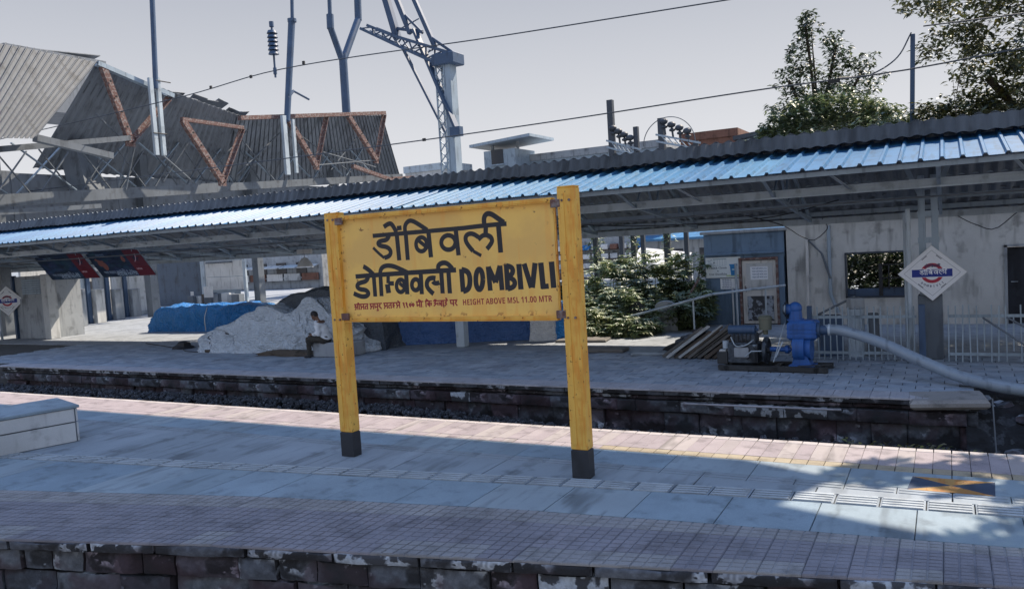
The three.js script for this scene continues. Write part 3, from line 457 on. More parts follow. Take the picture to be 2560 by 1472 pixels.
// high roof over the near platform, out of view above: its shadow covers the paving
{
  const t = thing('platform_roof', 'high grey sheet roof above the near platform', 'roof');
  const s = new THREE.Shape(); [[-21.3, -10.37], [-2.35, -10.37], [-1.2, -9.9], [-1.64, -8.76], [5, -6.9], [5, -5.8], [0, -6.7], [-4, -5.8], [-10, -4.2], [-21.3, -.3]].map(([x, z]) => [x + 4.57, z - 9.8]).forEach(([x, z], i) => i ? s.lineTo(x, -z) : s.moveTo(x, -z)); s.closePath();
  mesh('roof_deck', new THREE.ExtrudeGeometry(s, { depth: .06, bevelEnabled: false }).rotateX(-Math.PI / 2).translate(0, 12, 0), mats.roofGrey[0], t);
  for (let x = -15; x < 3; x += 3) mesh('rafter', bx(.12, .3, 22, x, 11.83, -8.5), mats.steel, t);
  for (const x of [-15, -9, -3, 0]) mesh('column', bx(.3, 12.7, .3, x, 5.4, 2.2), mats.steel, t);
}
// ------------------------------------------------------------------ banners hung under the canopy
function banner(label, x0, x1, kind) {
  const w = x1 - x0, L = 1.75, face = canvasTex(640, 380, (c, W, H) => {
    const g = '#16283f'; c.fillStyle = g; c.fillRect(0, 0, W, H);
    for (let k = 0; k < 260; k++) { c.fillStyle = `rgba(${30 + hash(k, 9, kind) * 60 | 0},${60 + hash(k, 8, kind) * 60 | 0},${95 + hash(k, 7, kind) * 50 | 0},.16)`; c.beginPath(); c.ellipse(hash(k, 1, kind) * W, hash(k, 2, kind) * H, 10 + hash(k, 3, kind) * 60, 6 + hash(k, 4, kind) * 30, 0, 0, 7); c.fill(); }
    if (kind) { c.fillStyle = '#8c5a52'; for (const [x, y, a, b] of [[92, 170, 26, 50], [128, 220, 30, 60], [400, 130, 22, 40], [74, 120, 16, 18], [404, 82, 15, 17], [130, 148, 16, 18]]) { c.beginPath(); c.ellipse(x, y, a, b, .2, 0, 7); c.fill(); } }
    c.strokeStyle = '#9fb2c6'; strokes(c, NAME1, 118, -118, 84 + (kind ? 40 : 0), 470, 1.1);
    c.strokeStyle = '#93a6ba'; small(c, [['p', 'r', 'aa'], ['s', 't', 'm'], ['k', 'aa', 'r']], 60, 330, 34, 6); small(c, [['r', 'aa', 't', 'ii'], ['zero'], ['dot', 'zero', 'zero']], 250, 320, 40, 7);
    c.strokeStyle = 'rgba(150,172,196,.7)'; small(c, [['s', 'm', 'aa'], ['p', 't', 'r', 'ii']], 110, 66, 24, 4);
    const R = 455; c.fillStyle = '#6c2c3a'; c.fillRect(R, 0, W - R, H); c.fillStyle = 'rgba(110,20,34,.5)'; c.fillRect(R, 240, W - R, 140);
    c.fillStyle = '#26304a'; c.beginPath(); for (let k = 0; k < 10; k++) { const r = k % 2 ? 20 : 58, a = -Math.PI / 2 + k * Math.PI / 5 + .12; c.lineTo(R + 92 + r * Math.cos(a), 128 + r * Math.sin(a)); } c.closePath(); c.fill();
    c.strokeStyle = '#c8a8b2'; c.lineWidth = 9; c.beginPath(); c.moveTo(R + 60, 175); c.quadraticCurveTo(R + 100, 140, R + 122, 60); c.stroke();
    c.strokeStyle = '#5a1422'; small(c, [['p', 'r', 'aa', 'm']], R + 46, 232, 26, 5); c.strokeStyle = '#d7b9c2'; small(c, [['m', 'aa', 'r', 'ii', 'k', 'aa']], R + 20, 292, 22, 4);
  });
  const t = thing('advert_banner', label, 'banner', [(x0 + x1) / 2, 0, 0]);
  const rx = Math.atan2(1.0, 1.0) - Math.PI / 2 + .15, m = new THREE.Matrix4().compose(V3(0, 3.05, -18.85), new THREE.Quaternion().setFromEuler(new THREE.Euler(-rx, 0, 0)), V3(1, 1, 1));
  mesh('backing', bx(w, 1.2, .03).applyMatrix4(m.clone().multiply(new THREE.Matrix4().makeTranslation(0, 0, -.02))), mats.steel, t);
  const f = panel(w - .02, 1.18, new THREE.MeshStandardMaterial({ map: face, roughness: .5, side: THREE.DoubleSide })); f.geometry.applyMatrix4(m); f.name = 'printed_face'; t.add(f);
  for (const x of [-w / 2 + .2, w / 2 - .2]) mesh('hanger', rod([x, 3.45, -18.45], [x, 4.05, -18.3], .015, 5), mats.steel, t);
}
banner('navy advert banner with red star panel, lettering only', -30.9, -27.95, 0);
banner('navy advert banner with red star panel and small figures on it', -27.75, -24.8, 1);
// ------------------------------------------------------------------ blue grey hut with white door
{
  const t = thing('hut', 'blue grey hut with white panelled door and posters', 'hut', [-5.48, 0, -25.1]);
  mesh('wall', [bx(1.05, 2.06, .12, -.68, 1.03, -.06), bx(.19, 2.06, .12, 1.09, 1.03, -.06), bx(2.42, .76, .12, .0, 2.44, -.06), bx(.12, 2.82, 2.2, -1.15, 1.41, -1.22), bx(.12, 2.82, 2.2, 1.13, 1.41, -1.22), bx(2.42, 2.82, .12, 0, 1.41, -2.38)], mats.hut, t);
  mesh('roof', cb(2.6, .1, 2.6, 0, 2.875, -1.2, .02), mats.grey, t);
  mesh('ledge', cb(2.38, .06, .1, .02, 2.2, .05, .01), mats.hut, t);
  const d = mesh('door', [cb(1.02, 1.94, .05, .45, 1.0, -.03, .006)], mats.whitePaint, t);
  mesh('door_panel', cb(.78, .82, .02, .46, 1.47, .005, .006), mats.pale, d); mesh('door_panel', cb(.78, .76, .02, .46, .5, .005, .006), M(.72, .74, .78, { map: tGrimeW, roughness: .6 }), d);
  mesh('latch', cb(.03, .16, .03, .02, 1.12, .02, .004), mats.rust, d); mesh('handle', rod([.05, 1.02, .03], [.05, 1.14, .03], .012), mats.black, d);
  mesh('door_frame', [bx(.07, 2.06, .1, -.11, 1.03, .012), bx(.07, 2.06, .1, .985, 1.03, .012), bx(1.17, .07, .1, .437, 2.025, .014)], mats.rust, t);
  mesh('drain_pipe', rod([-.24, 0, .06], [-.24, 1.9, .06], .035, 8), mats.steelPale, t); mesh('drain_pipe', rod([-.36, 0, .06], [-.36, 1.15, .06], .03, 8), mats.pale, t);
  const lit = (w, h, n, x, y, z, draw, label) => { const f = panel(w, h, new THREE.MeshStandardMaterial({ map: canvasTex(512, Math.round(512 * h / w), draw), roughness: .5 })); f.name = n; f.position.set(x, y, z); if (label) f.userData.label = label; t.add(f); };
  mesh('poster_board', cb(1.08, .64, .02, -.63, 1.79, .025, .004), mats.whitePaint, t);
  lit(1.06, .62, 'poster', -.63, 1.79, .0365, (c, W, H) => {
    c.fillStyle = '#d5dde0'; c.fillRect(0, 0, W, H); c.fillStyle = '#aeb9c4'; for (let k = 0; k < 40; k++) c.fillRect(20 + hash(k, 1, 4) * 70, 20 + hash(k, 2, 4) * 110, 14, 10);
    c.strokeStyle = '#7f93a6'; c.lineWidth = 3; c.strokeRect(115, 24, 190, 95); for (let k = 0; k < 5; k++) { c.beginPath(); c.moveTo(135 + k * 38, 24); c.lineTo(135 + k * 38, 119); c.stroke(); } c.fillStyle = '#8aa3ae'; c.fillRect(112, 16, 196, 12);
    c.fillStyle = '#b3c4a0'; c.fillRect(300, 262, 205, 26); c.fillStyle = '#1478b4'; c.beginPath(); c.moveTo(358, 120); c.lineTo(462, 112); c.lineTo(448, 270); c.lineTo(372, 272); c.closePath(); c.fill(); c.fillRect(350, 104, 118, 22); c.fillStyle = '#9cc3d6'; c.fillRect(388, 170, 44, 26);
    c.fillStyle = '#3b4a5a'; c.font = 'bold 44px serif'; c.textAlign = 'center'; c.fillText('Think Clean', 178, 168); c.font = 'bold 34px serif'; c.fillText('&', 178, 212); c.font = 'bold 44px serif'; c.fillText('Use Dustbin', 178, 262);
  }, 'white clean up poster with a blue bin');
  const sheetText = (n) => (c, W, H) => { c.fillStyle = '#e3e8ee'; c.fillRect(0, 0, W, H); c.strokeStyle = '#5b6f90'; for (let k = 0; k < n; k++) small(c, [['p', 'r', 'aa', 's'], ['m', 't', 'ii'], ['k', 'aa', 'r', 's'], ['t', 'p', 'm']], 40 + hash(k, 2, 6) * 20, H * (k + 1) / (n + .6), H / (n * 2.2), 6); };
  lit(.6, .33, 'notice', -.44, 1.28, .004, sheetText(5)); lit(.52, .4, 'notice', .45, 1.58, .0165, sheetText(4));
}
// ------------------------------------------------------------------ cream building
{
  const t = thing('cream_building', 'stained cream platform building with open barred window', 'building', [0, 0, -25.16]);
  mesh('wall', [bx(1.62, 3.2, .2, -3.39, 1.6, 0), bx(1.68, .78, .2, -1.74, .39, 0), bx(1.68, 1.13, .2, -1.74, 2.635, 0), bx(2.28, 3.2, .2, .24, 1.6, 0), bx(.75, 1.15, .2, 1.755, 2.625, 0), bx(4, 3.2, .2, 4.13, 1.6, 0), bx(.2, 3.2, 3, -4.1, 1.6, -1.6)], mats.cream, t);
  mesh('roof_slab', bx(10.4, .12, 3.6, 1, 3.26, -1.5), mats.grey, t);
  const w = mesh('window', [bx(1.7, .05, .24, -1.74, 2.06, .02), bx(1.7, .05, .24, -1.74, .79, .02), bx(.05, 1.28, .24, -2.57, 1.42, .02), bx(.05, 1.28, .24, -.91, 1.42, .02)], mats.steelDark, t);
  for (let k = 0; k < 8; k++) mesh('grille_bar', rod([-2.48, .86 + k * .16, .1], [-2.34, .86 + k * .16, .1], .008, 5), mats.black, w);
  mesh('shutter_leaf', [bx(.1, .95, .04, -1.66, 1.25, .06), bx(.7, .03, .04, -1.28, 1.7, .06), bx(.7, .03, .04, -1.28, 1.32, .06), bx(.7, .03, .04, -1.28, 1.05, .06), bx(.03, .7, .04, -1.45, 1.35, .06)], mats.black, w);
  mesh('window_panel', bx(1.62, .22, .05, -1.74, .92, .0), mats.bluePaint, w);
  const d = mesh('door', cb(.68, 2.04, .06, 1.76, 1.02, -.03, .01), M(.035, .04, .055, { map: tStain }), t); mesh('door_frame', [bx(.07, 2.1, .24, 1.385, 1.05, .02), bx(.07, 2.1, .24, 2.125, 1.05, .02), bx(.81, .07, .24, 1.755, 2.085, .02)], mats.grey, t); mesh('bolt', rod([1.5, 1.12, .02], [1.66, 1.12, .02], .012), mats.steelPale, d);
  mesh('drain_pipe', [rod([-3.0, .9, .17], [-3.0, 2.9, .17], .05, 8), rod([-3.0, .9, .17], [-2.8, .35, .2], .05, 8)], mats.steel, t);
  mesh('white_pipe', rod([-3.64, .3, .17], [-3.6, 2.55, .17], .045, 8), mats.whitePaint, t);
  mesh('bent_pipe', [rod([-3.56, 2.5, .2], [-3.2, 2.1, .2], .03, 6), rod([-3.2, 2.1, .2], [-2.98, 1.35, .2], .035, 6)], mats.greyDark, t);
}
// ------------------------------------------------------------------ pipe handrail and picket fence
{
  const t = thing('handrail', 'bent pale pipe handrail sloping up in front of the hut', 'handrail');
  mesh('rail', [rod([-8.45, .52, -22.9], [-6.05, 1.1, -23.4], .035, 8), rod([-6.05, 1.1, -23.4], [-4.25, 1.2, -24.9], .035, 8)], mats.steelPale, t);
  for (const [x, h, z] of [[-8.2, .56, -22.95], [-6.6, .96, -23.3], [-4.75, 1.17, -24.5]]) mesh('post', rod([x, 0, z], [x, h, z], .028, 8), mats.steelPale, t);
}
{
  const t = thing('picket_fence', 'pale blue steel picket fence in front of the cream building', 'fence', [0, 0, -18.45]);
  for (const y of [.95, .18]) { mesh('rail', bx(2.1, .06, .025, -1.62, y, -.02), mats.fence, t); mesh('rail', bx(5.4, .06, .025, 2.7, y, -.02), mats.fence, t); }
  for (let x = -2.62; x < 5.3; x += .125) if (Math.abs(x + .3) > .26) mesh('picket', bx(.024, x > 0 && x < 1.2 && rnd() < .3 ? .7 : 1.14 + rr(-.02, .02), .016, x, .6, .006, 0, 0, rr(-.02, .02)), mats.fence, t);
  mesh('post', cb(.12, 1.2, .12, -.47, .6, .0, .01), mats.bluePaint, t); mesh('post', cb(.1, 1.2, .1, -2.66, .6, 0, .01), mats.bluePaint, t);
  mesh('stay', rod([.6, .95, .3], [1.9, 0, .9], .02, 6), mats.greyDark, t); mesh('stay', rod([1.0, .95, .25], [2.6, -.02, 1.0], .02, 6), mats.greyDark, t);
}

// ------------------------------------------------------------------ diesel pump set and hose
{
  const t = thing('pump_set', 'diesel engine coupled to a bright blue water pump on a steel skid', 'pump', [-3.22, 0, -17.2], -.05);
  mesh('skid', [bx(2.2, .1, .1, .02, .07, .3), bx(2.2, .1, .1, .02, .07, -.3), bx(.1, .08, .7, -.9, .07, 0), bx(.1, .08, .7, .9, .07, 0), bx(.1, .08, .7, .1, .07, 0), bar([.55, .14, .36], [1.2, .2, .36], .04, .02)], mats.engineDark, t);
  const e = mesh('engine_block', [cb(.62, .44, .46, -.58, .36, 0, .03), cb(.5, .2, .36, -.58, .66, 0, .02), bx(.1, .2, .5, -.36, .3, 0)], mats.engine, t);
  for (let k = 0; k < 5; k++) mesh('cooling_fin', bx(.012, .22, .42, -.76 + k * .085, .66, 0), mats.engineDark, e);
  mesh('side_cover', cb(.3, .22, .03, -.6, .38, .24, .02), mats.grey, e);
  mesh('fuel_pipe', tube([[-.82, .7, .22], [-.7, .52, .27], [-.5, .54, .27], [-.38, .62, .22]], .012, 16, 5), mats.steelPale, e);
  mesh('crank_lever', [rod([-.52, .3, .3], [-.38, .42, .3], .012), rod([-.38, .42, .3], [-.16, .43, .3], .012)], mats.steelPale, e);
  mesh('muffler', [cyl(.1, .1, .56, -.62, .84, .05, 14, 0, Math.PI / 2), cyl(.03, .03, .16, -.36, .84, .05, 8, 0, Math.PI / 2)], mats.bluePaint, t);
  mesh('air_filter', [cyl(.135, .125, .24, -.14, .96, .02, 18), cyl(.145, .145, .04, -.14, 1.09, .02, 18), cyl(.1, .135, .03, -.14, 1.12, .02, 18), cyl(.05, .05, .12, -.14, .8, .02, 10)], M(.16, .17, .13, { map: tSheet, roughness: .45 }), t);
  const bt = mesh('battery', cb(.22, .26, .2, -1.02, .25, .12, .01), mats.engineDark, t); mesh('battery_cap', cb(.14, .05, .14, -1.02, .4, .12, .01), mats.pale, bt);
  mesh('oil_filter', cyl(.07, .07, .16, -.98, .52, .05, 12), mats.steelPale, t);
  const fw = mesh('flywheel', [new THREE.TorusGeometry(.23, .05, 8, 28).rotateY(Math.PI / 2).translate(-.12, .42, .08), cyl(.2, .2, .04, -.12, .42, .08, 24, 0, Math.PI / 2)], mats.engine, t); mesh('hub', cyl(.07, .07, .12, -.1, .42, .08, 14, 0, Math.PI / 2), mats.engineDark, fw);
  mesh('guard', [bar([.05, .2, .25], [.26, .98, .05], .015), bar([.1, .3, .28], [.24, .62, .2], .06, .01)], mats.steelPale, t);
  mesh('drive_shaft', [cyl(.05, .05, .46, .14, .44, .08, 12, 0, Math.PI / 2), cyl(.085, .085, .07, .3, .44, .08, 12, 0, Math.PI / 2)], mats.pumpBlue, t);
  const p = mesh('pump_casing', [cyl(.27, .27, .22, .55, .47, .05, 28, 0, Math.PI / 2), cyl(.2, .24, .16, .7, .47, .05, 24, 0, Math.PI / 2), cb(.56, .40, .46, .62, .84, .0, .05), cb(.3, .25, .34, .55, .62, .02, .04)], mats.pumpBlue, t);
  for (let k = 0; k < 8; k++) mesh('bolt', cyl(.016, .016, .03, .43, .47 + .23 * Math.sin(k * .785), .05 + .23 * Math.cos(k * .785), 6, 0, Math.PI / 2), mats.engineDark, p);
  for (const y of [.72, .8, .88]) mesh('rib', cb(.58, .02, .48, .62, y, 0, .006), mats.pumpBlue, p);
  const fs = new THREE.Shape(); [[-.16, .1], [.22, .1], [.12, .34], [-.08, .34]].forEach(([x, y], i) => i ? fs.lineTo(x, y) : fs.moveTo(x, y));
  mesh('pump_foot', [new THREE.ExtrudeGeometry(fs, { depth: .3, bevelEnabled: true, bevelSize: .01, bevelThickness: .01, bevelSegments: 1 }).translate(.56, .02, -.1), cb(.5, .03, .4, .6, .125, .05, .006)], mats.pumpBlue, t);
  mesh('suction_elbow', [cyl(.12, .14, .28, .47, 1.14, .0, 20), new THREE.SphereGeometry(.135, 20, 12).translate(.47, 1.28, 0), cyl(.11, .11, .16, .37, 1.26, 0, 18, 0, Math.PI / 2), cyl(.17, .17, .04, .47, 1.05, 0, 20)], mats.pumpBlue, t);
  mesh('elbow_flange', [cyl(.16, .16, .03, .29, 1.26, 0, 18, 0, Math.PI / 2), cyl(.1, .1, .05, .26, 1.26, 0, 14, 0, Math.PI / 2)], mats.engine, t);
  mesh('outlet_flange', [cyl(.15, .15, .05, .93, .84, .05, 20, 0, Math.PI / 2), cyl(.1, .1, .2, 1.0, .84, .05, 16, 0, Math.PI / 2)], mats.bluePaint, t);
  const h = tag(mesh('water_hose', tube([[-2.2, .84, -17.12], [-1.95, .85, -17.06], [-1.16, .66, -16.7], [-.5, .40, -16.3], [.15, .18, -15.9], [.75, .08, -15.55], [1.4, .04, -15.3], [3, -.1, -15.1]], .105, 80, 14), mats.hose, scene), 'thick grey hose running from the blue pump over the platform end', 'hose');
  mesh('hose_clamp', cyl(.118, .118, .04, -2.1, .845, -17.1, 16, 0, Math.PI / 2), mats.steelPale, h);
  const j = thing('junk_heap', 'small heap of blue scrap boxes and wire behind the pump', 'scrap', [-2.0, 0, -19.3]);
  mesh('crate', cb(.5, .9, .4, -.35, .45, 0, .02, .3), mats.bluePaint, j); mesh('drum', cyl(.18, .18, 1.05, .2, .525, .1, 14), mats.steelPale, j); mesh('box', cb(.3, .24, .26, .2, 1.17, .1, .02, .5), mats.grey, j); mesh('pipe_stub', cyl(.12, .14, .95, .55, .475, .1, 10), mats.greyDark, j); mesh('pipe_piece', rod([-.6, .92, .1], [.2, 1.32, .05], .03), mats.greyDark, j);
}
// ------------------------------------------------------------------ tarpaulin covered stacks
function tarpGeo(w, h, d, s, o = {}) { // draped box: sagging top, rounded edges, folds that open towards the hem
  const g = new THREE.BoxGeometry(w, h, d, Math.round(w / .07), Math.max(8, Math.round(h / .06)), Math.max(8, Math.round(d / .09))).translate(0, h / 2, 0), p = g.attributes.position, A = o.amp ?? .05;
  for (let i = 0; i < p.count; i++) {
    let x = p.getX(i), y = p.getY(i), z = p.getZ(i); const t = y / h, per = Math.abs(x) > Math.abs(z * w / d) ? z + x * .3 : x + z * .3;
    const nx = x / (w / 2), nz = z / (d / 2), r = 1 - .10 * Math.pow(t, 3) - (o.taper ?? .04) * t;
    const rg = (v) => 1 - Math.abs(2 * v - 1), fold = (rg(fbm(per * .13 + t * .05 + s * .37 + 9, t * .10 + .3, 9, 3, s)) - .55) * 2.2, fine = rg(fbm(per * .22 + t * .3 + 5, t * .35 + s + 5, 8, 4, s + 9)) - .7;
    const k = r + (fold * A * (1.15 - t) * 2.0 + fine * A * (o.fine ?? 2.2)) / Math.min(w, d);
    x *= k; z *= k; let yt = y; if (t > .5) { const top = (o.top ? o.top(nx, nz) : 1) + (fbm(x * .2 + 7, z * .2 + 7, 6, 3, s + 3) - .5) * .3; yt = y * (1 + (top - 1) * sm(.5, 1, t)); }
    p.setXYZ(i, x, Math.max(.004, yt - .03 * Math.pow(Math.max(Math.abs(nx), Math.abs(nz)), 6) * sm(.8, 1, t)), z);
  }
  g.computeVertexNormals(); return g;
}
{
  const put = (n, l, c, g, m, x, z, ry = 0) => tag(mesh(n, g.rotateY(ry).translate(x, 0, z), m, scene), l, c);
  const a = put('tarpaulin_stack', 'long stack wrapped in bright blue tarpaulin beside the sunlit paving', 'tarpaulin', tarpGeo(5.0, 1.12, 1.7, 3, { amp: .12, fine: 1.5 }), mats.tarpBlue, -28.0, -24.2, .03);
  mesh('rope', tube([[-27.2, .05, -23.2], [-27.25, .6, -23.24], [-27.3, 1.1, -23.5]], .02, 12, 5), mats.pale, a);
  put('tarpaulin_stack', 'tall heap under dark grey tarpaulin behind the seated man', 'tarpaulin', tarpGeo(4.6, 1.95, 2.2, 7, { amp: .07, taper: .12, top: (x) => .86 + .16 * sm(-1, .1, x) }), mats.tarpDark, -17.2, -20.1, .05);
  put('tarpaulin_stack', 'small heap under pale blue tarpaulin behind the grey plastic', 'tarpaulin', tarpGeo(2.2, 1.3, 1.2, 17, { amp: .06, taper: .1 }), mats.tarpBlue, -22.6, -21.2, .1);
  const b = put('plastic_covered_heap', 'low heap under crumpled pale grey plastic sheet with torn holes', 'plastic sheet', tarpGeo(4.9, 1.2, 1.1, 11, { amp: .2, fine: 1.9, taper: .06, top: (x) => .92 + .32 * Math.exp(-((x + .15) ** 2) * 9) + .45 * Math.exp(-((x - .62) ** 2) * 14) - .2 * sm(-.5, -.95, x) }), mats.tarpGrey, -18.35, -18.75, .03);
  for (const [x, y, z, w, h] of [[-19.0, 1.06, -18.38, .16, .18], [-18.2, 1.08, -18.38, .18, .2], [-20.35, .62, -18.16, .5, .1], [-19.02, .9, -18.31, .12, .1], [-18.15, .9, -18.3, .14, .1]]) mesh('torn_hole', new THREE.SphereGeometry(1, 10, 6).scale(w / 2, h / 2, .05).translate(x, y, z), mats.black, b);
  put('tarpaulin_stack', 'long stack under dark navy tarpaulin behind the yellow sign', 'tarpaulin', tarpGeo(5.6, 1.15, 1.3, 23, { amp: .05 }), mats.tarpNavy, -13.5, -21.25, .36);
  const e = put('tarpaulin_bundle', 'upright bundle wrapped in white and blue plastic beside the shrubs', 'tarpaulin', tarpGeo(.75, 1.15, 1.0, 29, { amp: .05 }), mats.tarpWhite, -10.75, -21.75, .36);
  mesh('blue_wrap', tarpGeo(.42, 1.17, 1.04, 31, { amp: .05 }).rotateY(.36).translate(-10.2, 0, -21.95), mats.tarpBlue, e);
  // loose bits on the paving
  put('rag_bundle', 'small dark rag bundle on the paving beside a thin cable', 'rag', tarpGeo(.42, .24, .3, 41, { amp: .1, taper: .4 }), mats.black, -23.2, -18.8);
  tag(mesh('floor_cable', tube([[-26.5, .02, -19.8], [-24.2, .02, -19.0], [-23.2, .02, -18.7], [-22.2, .02, -18.1], [-20.8, .02, -18.0]], .015, 40, 5), mats.black, scene), 'thin dark cable lying across the far platform paving', 'cable');
  put('wood_block', 'short dark wooden block at the foot of the grey plastic heap', 'block', cb(.45, .1, .2, 0, .05, 0, .01), mats.wood, -21.0, -18.1, .1);
  put('torn_sacking', 'torn brown sacking lying behind the seated man', 'rag', tarpGeo(1.6, .16, .4, 47, { amp: .12, taper: .3 }), mats.wood, -17.4, -17.85, .05);
}
// ------------------------------------------------------------------ seated man
function sdfGeo(fn, c, half, res) {
  const mc = new MarchingCubes(res, mats.skin, false, false, 60000); mc.isolation = 0; const h = res / 2;
  for (let k = 0; k < res; k++) for (let j = 0; j < res; j++) for (let i = 0; i < res; i++) mc.field[i + j * res + k * res * res] = -fn(c[0] + (i - h) / h * half, c[1] + (j - h) / h * half, c[2] + (k - h) / h * half);
  mc.update(); const n = mc.count, p = new Float32Array(n * 3), q = new Float32Array(n * 3);
  for (let i = 0; i < n; i++) for (let a = 0; a < 3; a++) { p[3 * i + a] = c[a] + mc.positionArray[3 * i + a] * half; q[3 * i + a] = mc.normalArray[3 * i + a]; }
  const g = new THREE.BufferGeometry(); g.setAttribute('position', new THREE.BufferAttribute(p, 3)); g.setAttribute('normal', new THREE.BufferAttribute(q, 3)); g.setAttribute('uv', new THREE.BufferAttribute(new Float32Array(n * 2), 2)); return g;
}
const cap = (x, y, z, a, b, r1, r2) => { const dx = b[0] - a[0], dy = b[1] - a[1], dz = b[2] - a[2], l = dx * dx + dy * dy + dz * dz; const t = Math.min(1, Math.max(0, ((x - a[0]) * dx + (y - a[1]) * dy + (z - a[2]) * dz) / l)); return Math.hypot(x - a[0] - dx * t, y - a[1] - dy * t, z - a[2] - dz * t) - (r1 + (r2 - r1) * t); };
const smin = (a, b, k) => { const h = Math.max(0, k - Math.abs(a - b)) / k; return Math.min(a, b) - h * h * k / 4; };
{
  tag(mesh('concrete_plinth', cb(1.3, .42, .75, -15.55, .21, -17.95, .03, .05), mats.grey, scene), 'low concrete plinth on which the man sits', 'plinth');
  const t = thing('person', 'man in white shirt and dark trousers sitting bent over his hands', 'person', [-15.83, 0, -17.7], .3);
  const limbs = (list) => (x, y, z) => { let d = 9; for (const [a, b, r1, r2, k] of list) d = smin(d, cap(x, y, z, a, b, r1, r2), k || .05); return d; };
  const legs = [], arms = [], hands = [];
  for (const s of [-1, 1]) {
    legs.push([[.0, .52, .09 * s], [-.44, .53, .13 * s + (s > 0 ? .03 : 0)], .095, .068], [[-.44, .53, .13 * s + (s > 0 ? .03 : 0)], [-.42 - s * .05, .1, .12 * s], .066, .047]);
    arms.push([[-.13, .98, .185 * s], [-.10, .71, .235 * s], .062, .05], [[-.10, .71, .235 * s], [-.36, .66, .07 * s], .048, .034]);
    hands.push([[-.36, .66, .07 * s], [-.43, .65, .045 * s], .034, .032, .02]);
    for (let f = 0; f < 4; f++) { const z = .045 * s + (f - 1.5) * .017, L = [.055, .065, .06, .045][f]; hands.push([[-.44, .652, z], [-.44 - L, .63, z], .0095, .009, .006], [[-.44 - L, .63, z], [-.43 - L, .595, z], .009, .008, .006]); }
    hands.push([[-.39, .665, .02 * s], [-.43, .68, .005], .011, .009, .008]);
  }
  const torso = [[[.0, .54, -.06], [.0, .54, .06], .13, .13], [[0, .56, 0], [-.07, .8, 0], .13, .135, .1], [[-.07, .8, -.05], [-.07, .8, .05], .13, .13, .1], [[-.12, .97, -.15], [-.12, .97, .15], .075, .075, .1]];
  const neck = [[[-.14, 1.0, 0], [-.21, 1.12, 0], .055, .05]];
  const headC = [-.27, 1.2, 0];
  const head = (x, y, z) => { // tilted forward
    const ca = Math.cos(.55), sa = Math.sin(.55), dx = x - headC[0], dy = y - headC[1], u = dx * ca + dy * sa, v = -dx * sa + dy * ca;
    let d = (Math.hypot(u / .095, (v - .02) / .118, z / .078) - 1) * .08; d = smin(d, cap(u, v, z, [-.05, -.06, 0], [-.075, -.085, 0], .04, .03), .04); // jaw
    d = smin(d, cap(u, v, z, [-.092, .015, 0], [-.118, -.025, 0], .011, .017), .015); // nose
    d = smin(d, cap(u, v, z, [-.092, -.052, -.018], [-.092, -.052, .018], .009, .009), .01); d = smin(d, cap(u, v, z, [-.088, .035, -.04], [-.088, .035, .04], .012, .012), .015); // mouth, brow
    for (const s of [-1, 1]) { d = smin(d, cap(u, v, z, [.0, .02, .078 * s], [.008, -.02, .08 * s], .016, .01), .01); const ey = Math.hypot(u + .092, v - .015, z - .032 * s) - .012; d = Math.max(d, -ey); }
    return d;
  };
  const body = limbs([...torso, ...neck, ...arms, ...legs.map((l) => [l[0], l[1], l[2] * .9, l[3] * .9])]);
  const bodyG = sdfGeo((x, y, z) => body(x, y, z), [-.22, .58, 0], .72, 84);
  const headG = sdfGeo((x, y, z) => Math.min(smin(head(x, y, z), limbs(neck)(x, y, z), .03), 9), [-.25, 1.14, 0], .24, 84);
  const handG = sdfGeo(limbs(hands), [-.42, .65, 0], .17, 84);
  mesh('body', [bodyG, headG, handG], mats.skin, t);
  mesh('shirt', sdfGeo((x, y, z) => { const q = limbs([...torso, ...arms.map((a, i) => i % 2 ? [a[0], a[1].map((v, k) => a[0][k] + (v - a[0][k]) * .72), a[2], a[3]] : a)])(x, y, z) - .022 - .008 * Math.sin(y * 40 + x * 25 + z * 12); return Math.max(q, .50 - y, y - 1.055 + (x + .15) * .6); }, [-.22, .75, 0], .5, 80), mats.shirt, t);
  mesh('trousers', sdfGeo((x, y, z) => { const q = limbs([[[.0, .53, -.06], [.0, .53, .06], .145, .145], ...legs])(x, y, z) - .016 - .005 * Math.sin(y * 50 + x * 30); return Math.max(q, y - .62 - (x > -.1 ? 0 : .2), .085 - y); }, [-.22, .4, 0], .5, 80), mats.trousers, t);
  for (const s of [-1, 1]) mesh('shoe', sdfGeo((x, y, z) => Math.max(Math.min(smin(cap(x, y, z, [-.4 - s * .05, .045, .12 * s], [-.55 - s * .05, .03, .125 * s], .045, .036), cap(x, y, z, [-.42 - s * .05, .09, .12 * s], [-.42 - s * .05, .05, .12 * s], .045, .045), .03), 9), .004 - y), [-.48 - s * .05, .06, .12 * s], .17, 48), mats.black, t);
  mesh('hair', sdfGeo((x, y, z) => { const dx = x - headC[0], dy = y - headC[1], ca = Math.cos(.55), sa = Math.sin(.55), u = dx * ca + dy * sa, v = -dx * sa + dy * ca; const d = (Math.hypot(u / .105, (v - .03) / .122, z / .088) - 1) * .085 - .004 * Math.sin(u * 160) * Math.sin(z * 150); return Math.max(d, -.05 - (u * .9 + v * .9) + .045, -v - .05); }, headC, .18, 64), mats.hair, t);
  mesh('phone', cb(.075, .012, .14, -.47, .685, 0, .004, 0, 0, -.4), mats.black, t);
}
